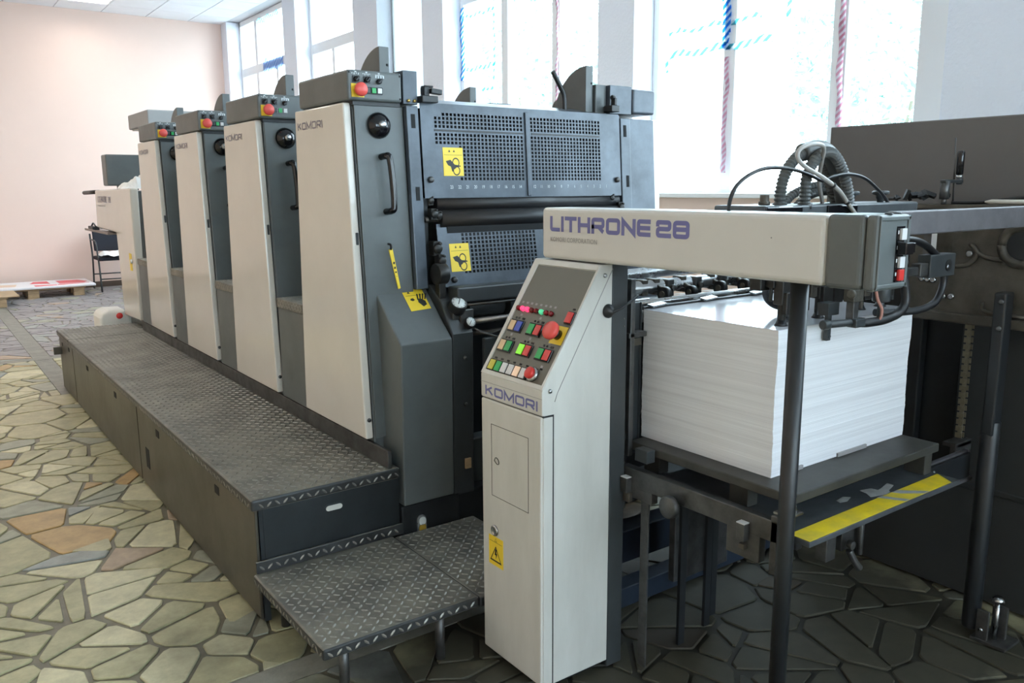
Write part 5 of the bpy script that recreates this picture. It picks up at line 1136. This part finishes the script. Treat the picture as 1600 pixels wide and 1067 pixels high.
# ================================================================== FAR END OF THE HALL
t = thing('stacking_chair', (2.72, 14.75, 0), 'black fabric chair with steel tube legs against the peach wall', 'chair')
part = lambda name, mb, m, bevel=0.0, seg=2: obj(name, mb, m, t, bevel, seg)
part('seat', MB().box(2.44, 2.98, 14.48, 14.98, 0.49, 0.55), 'navy', 0.02, 3)
part('backrest', MB().slab([(2.47, 15.02, 0.62), (2.95, 15.02, 0.62), (2.95, 15.10, 0.985), (2.47, 15.10, 0.985)], (0, -0.035, 0)), 'navy', 0.018, 3)
for x in (2.44, 2.98):
    part('leg', MB().tube([(x, 14.46, 0.0), (x, 14.52, 0.49), (x, 14.54, 0.56)], 0.014, 10, 4), 'dgray')
    part('leg', MB().tube([(x, 15.14, 0.0), (x, 15.02, 0.49), (x, 15.05, 0.72), (x, 15.09, 0.90)], 0.014, 10, 4), 'dgray')
    part('arm_tube', MB().tube([(x, 14.54, 0.52), (x, 14.60, 0.74), (x, 14.72, 0.80), (x, 15.04, 0.81)], 0.012, 8, 4), 'dgray')
part('stretcher', MB().cyl((2.44, 14.50, 0.20), (2.98, 14.50, 0.20), 0.010, 8).cyl((2.44, 15.08, 0.24), (2.98, 15.08, 0.24), 0.010, 8), 'dgray')
rg = random.Random(8); m = MB(); vs = []
for i in range(19):
    for j in range(13):
        u, v = i/18, j/12; vs.append((2.475+u*.47, 14.44+v*.40, .572+.055*min(1, 6*min(u, 1-u, v, 1-v))+.012*sin(11*u)*cos(9*v)+rg.uniform(-.006, .006)))
m.add(vs, [(i*13+j, (i+1)*13+j, (i+1)*13+j+1, i*13+j+1) for i in range(18) for j in range(12)], True)
o = obj('folded_cloth', m, 'cloth'); tag(o, 'white cloth lying on the seat of the black chair', 'cloth')
def pallet(x0, x1, y0, y1, lab, printed):
    t = thing('wooden_pallet', ((x0+x1)/2, (y0+y1)/2, 0), lab, 'pallet', 'pallets by the far wall')
    for i in range(3):
        for j in range(3):
            x = x0+.02+i*(x1-x0-.19)/2; y = y0+.01+j*(y1-y0-.15)/2
            obj('pallet_block', MB().box(x, x+.15, y, y+.13, 0.0, 0.115), 'wood', t, 0.004)
    for j in range(6):
        y = y0+j*(y1-y0-.10)/5; obj('pallet_plank', MB().box(x0, x1, y, y+.10, 0.115, 0.138), 'wood', t, 0.003)
    return t
pallet(0.75, 2.18, 14.27, 15.05, 'pale wooden pallet carrying the red and white printed board', 1)
pallet(-0.35, 1.06, 13.40, 14.15, 'pale wooden pallet with a bare plywood sheet, at the left edge', 0)
o = obj('plywood_sheet', MB().box(-0.36, 1.20, 13.38, 14.17, 0.139, 0.152), 'wood', None, 0.002); tag(o, 'bare plywood sheet lying on the left pallet', 'board')
t = thing('printed_board', (1.5, 14.6, 0.14), 'white printed board with red and orange shapes lying on the pallet', 'board')
obj('board', MB().box(0.55, 2.32, 14.22, 15.16, 0.139, 0.175), 'whiteboard', t, 0.01)
pr = MB().prism([(1.50, 14.27), (1.80, 14.29), (1.80, 14.40), (1.50, 14.48)], .1752, .1758, 'z').prism([(1.86, 14.52), (2.20, 14.50), (2.27, 14.66), (2.17, 14.98), (1.86, 15.0)], .1752, .1758, 'z').prism([(1.47, 14.72), (1.74, 14.60), (1.74, 15.02), (1.55, 15.02)], .1752, .1758, 'z').prism([(1.80, 14.30), (2.26, 14.42), (2.26, 14.47), (1.83, 14.44)], .1752, .1758, 'z')
obj('red_print', pr, 'redprint', t); obj('orange_print', MB().prism([(.95, 14.5), (1.25, 14.42), (1.30, 14.75), (1.0, 14.85)], .1752, .1758, 'z').prism([(.7, 14.4), (.85, 14.4), (.9, 14.6), (.75, 14.66)], .1752, .1758, 'z'), 'orangeprint', t)
t = thing('jerrycan', (1.42, 8.03, 0), 'milky plastic jerrycan with a red cap standing behind the walkway', 'canister')
obj('can', MB().prism([(1.285, 0.0), (1.285, 0.50), (1.305, 0.545), (1.36, 0.565), (1.49, 0.560), (1.535, 0.52), (1.545, 0.46), (1.545, 0.0)], 7.875, 8.19, 'y'), 'plastic', t, 0.03, 4)
obj('cap', MB().lathe([(.026, 0), (.026, .022), (.022, .026), (0, .026)], (1.446, 7.879, 0.508), (0, -1, 0.25), 18), 'red', t)
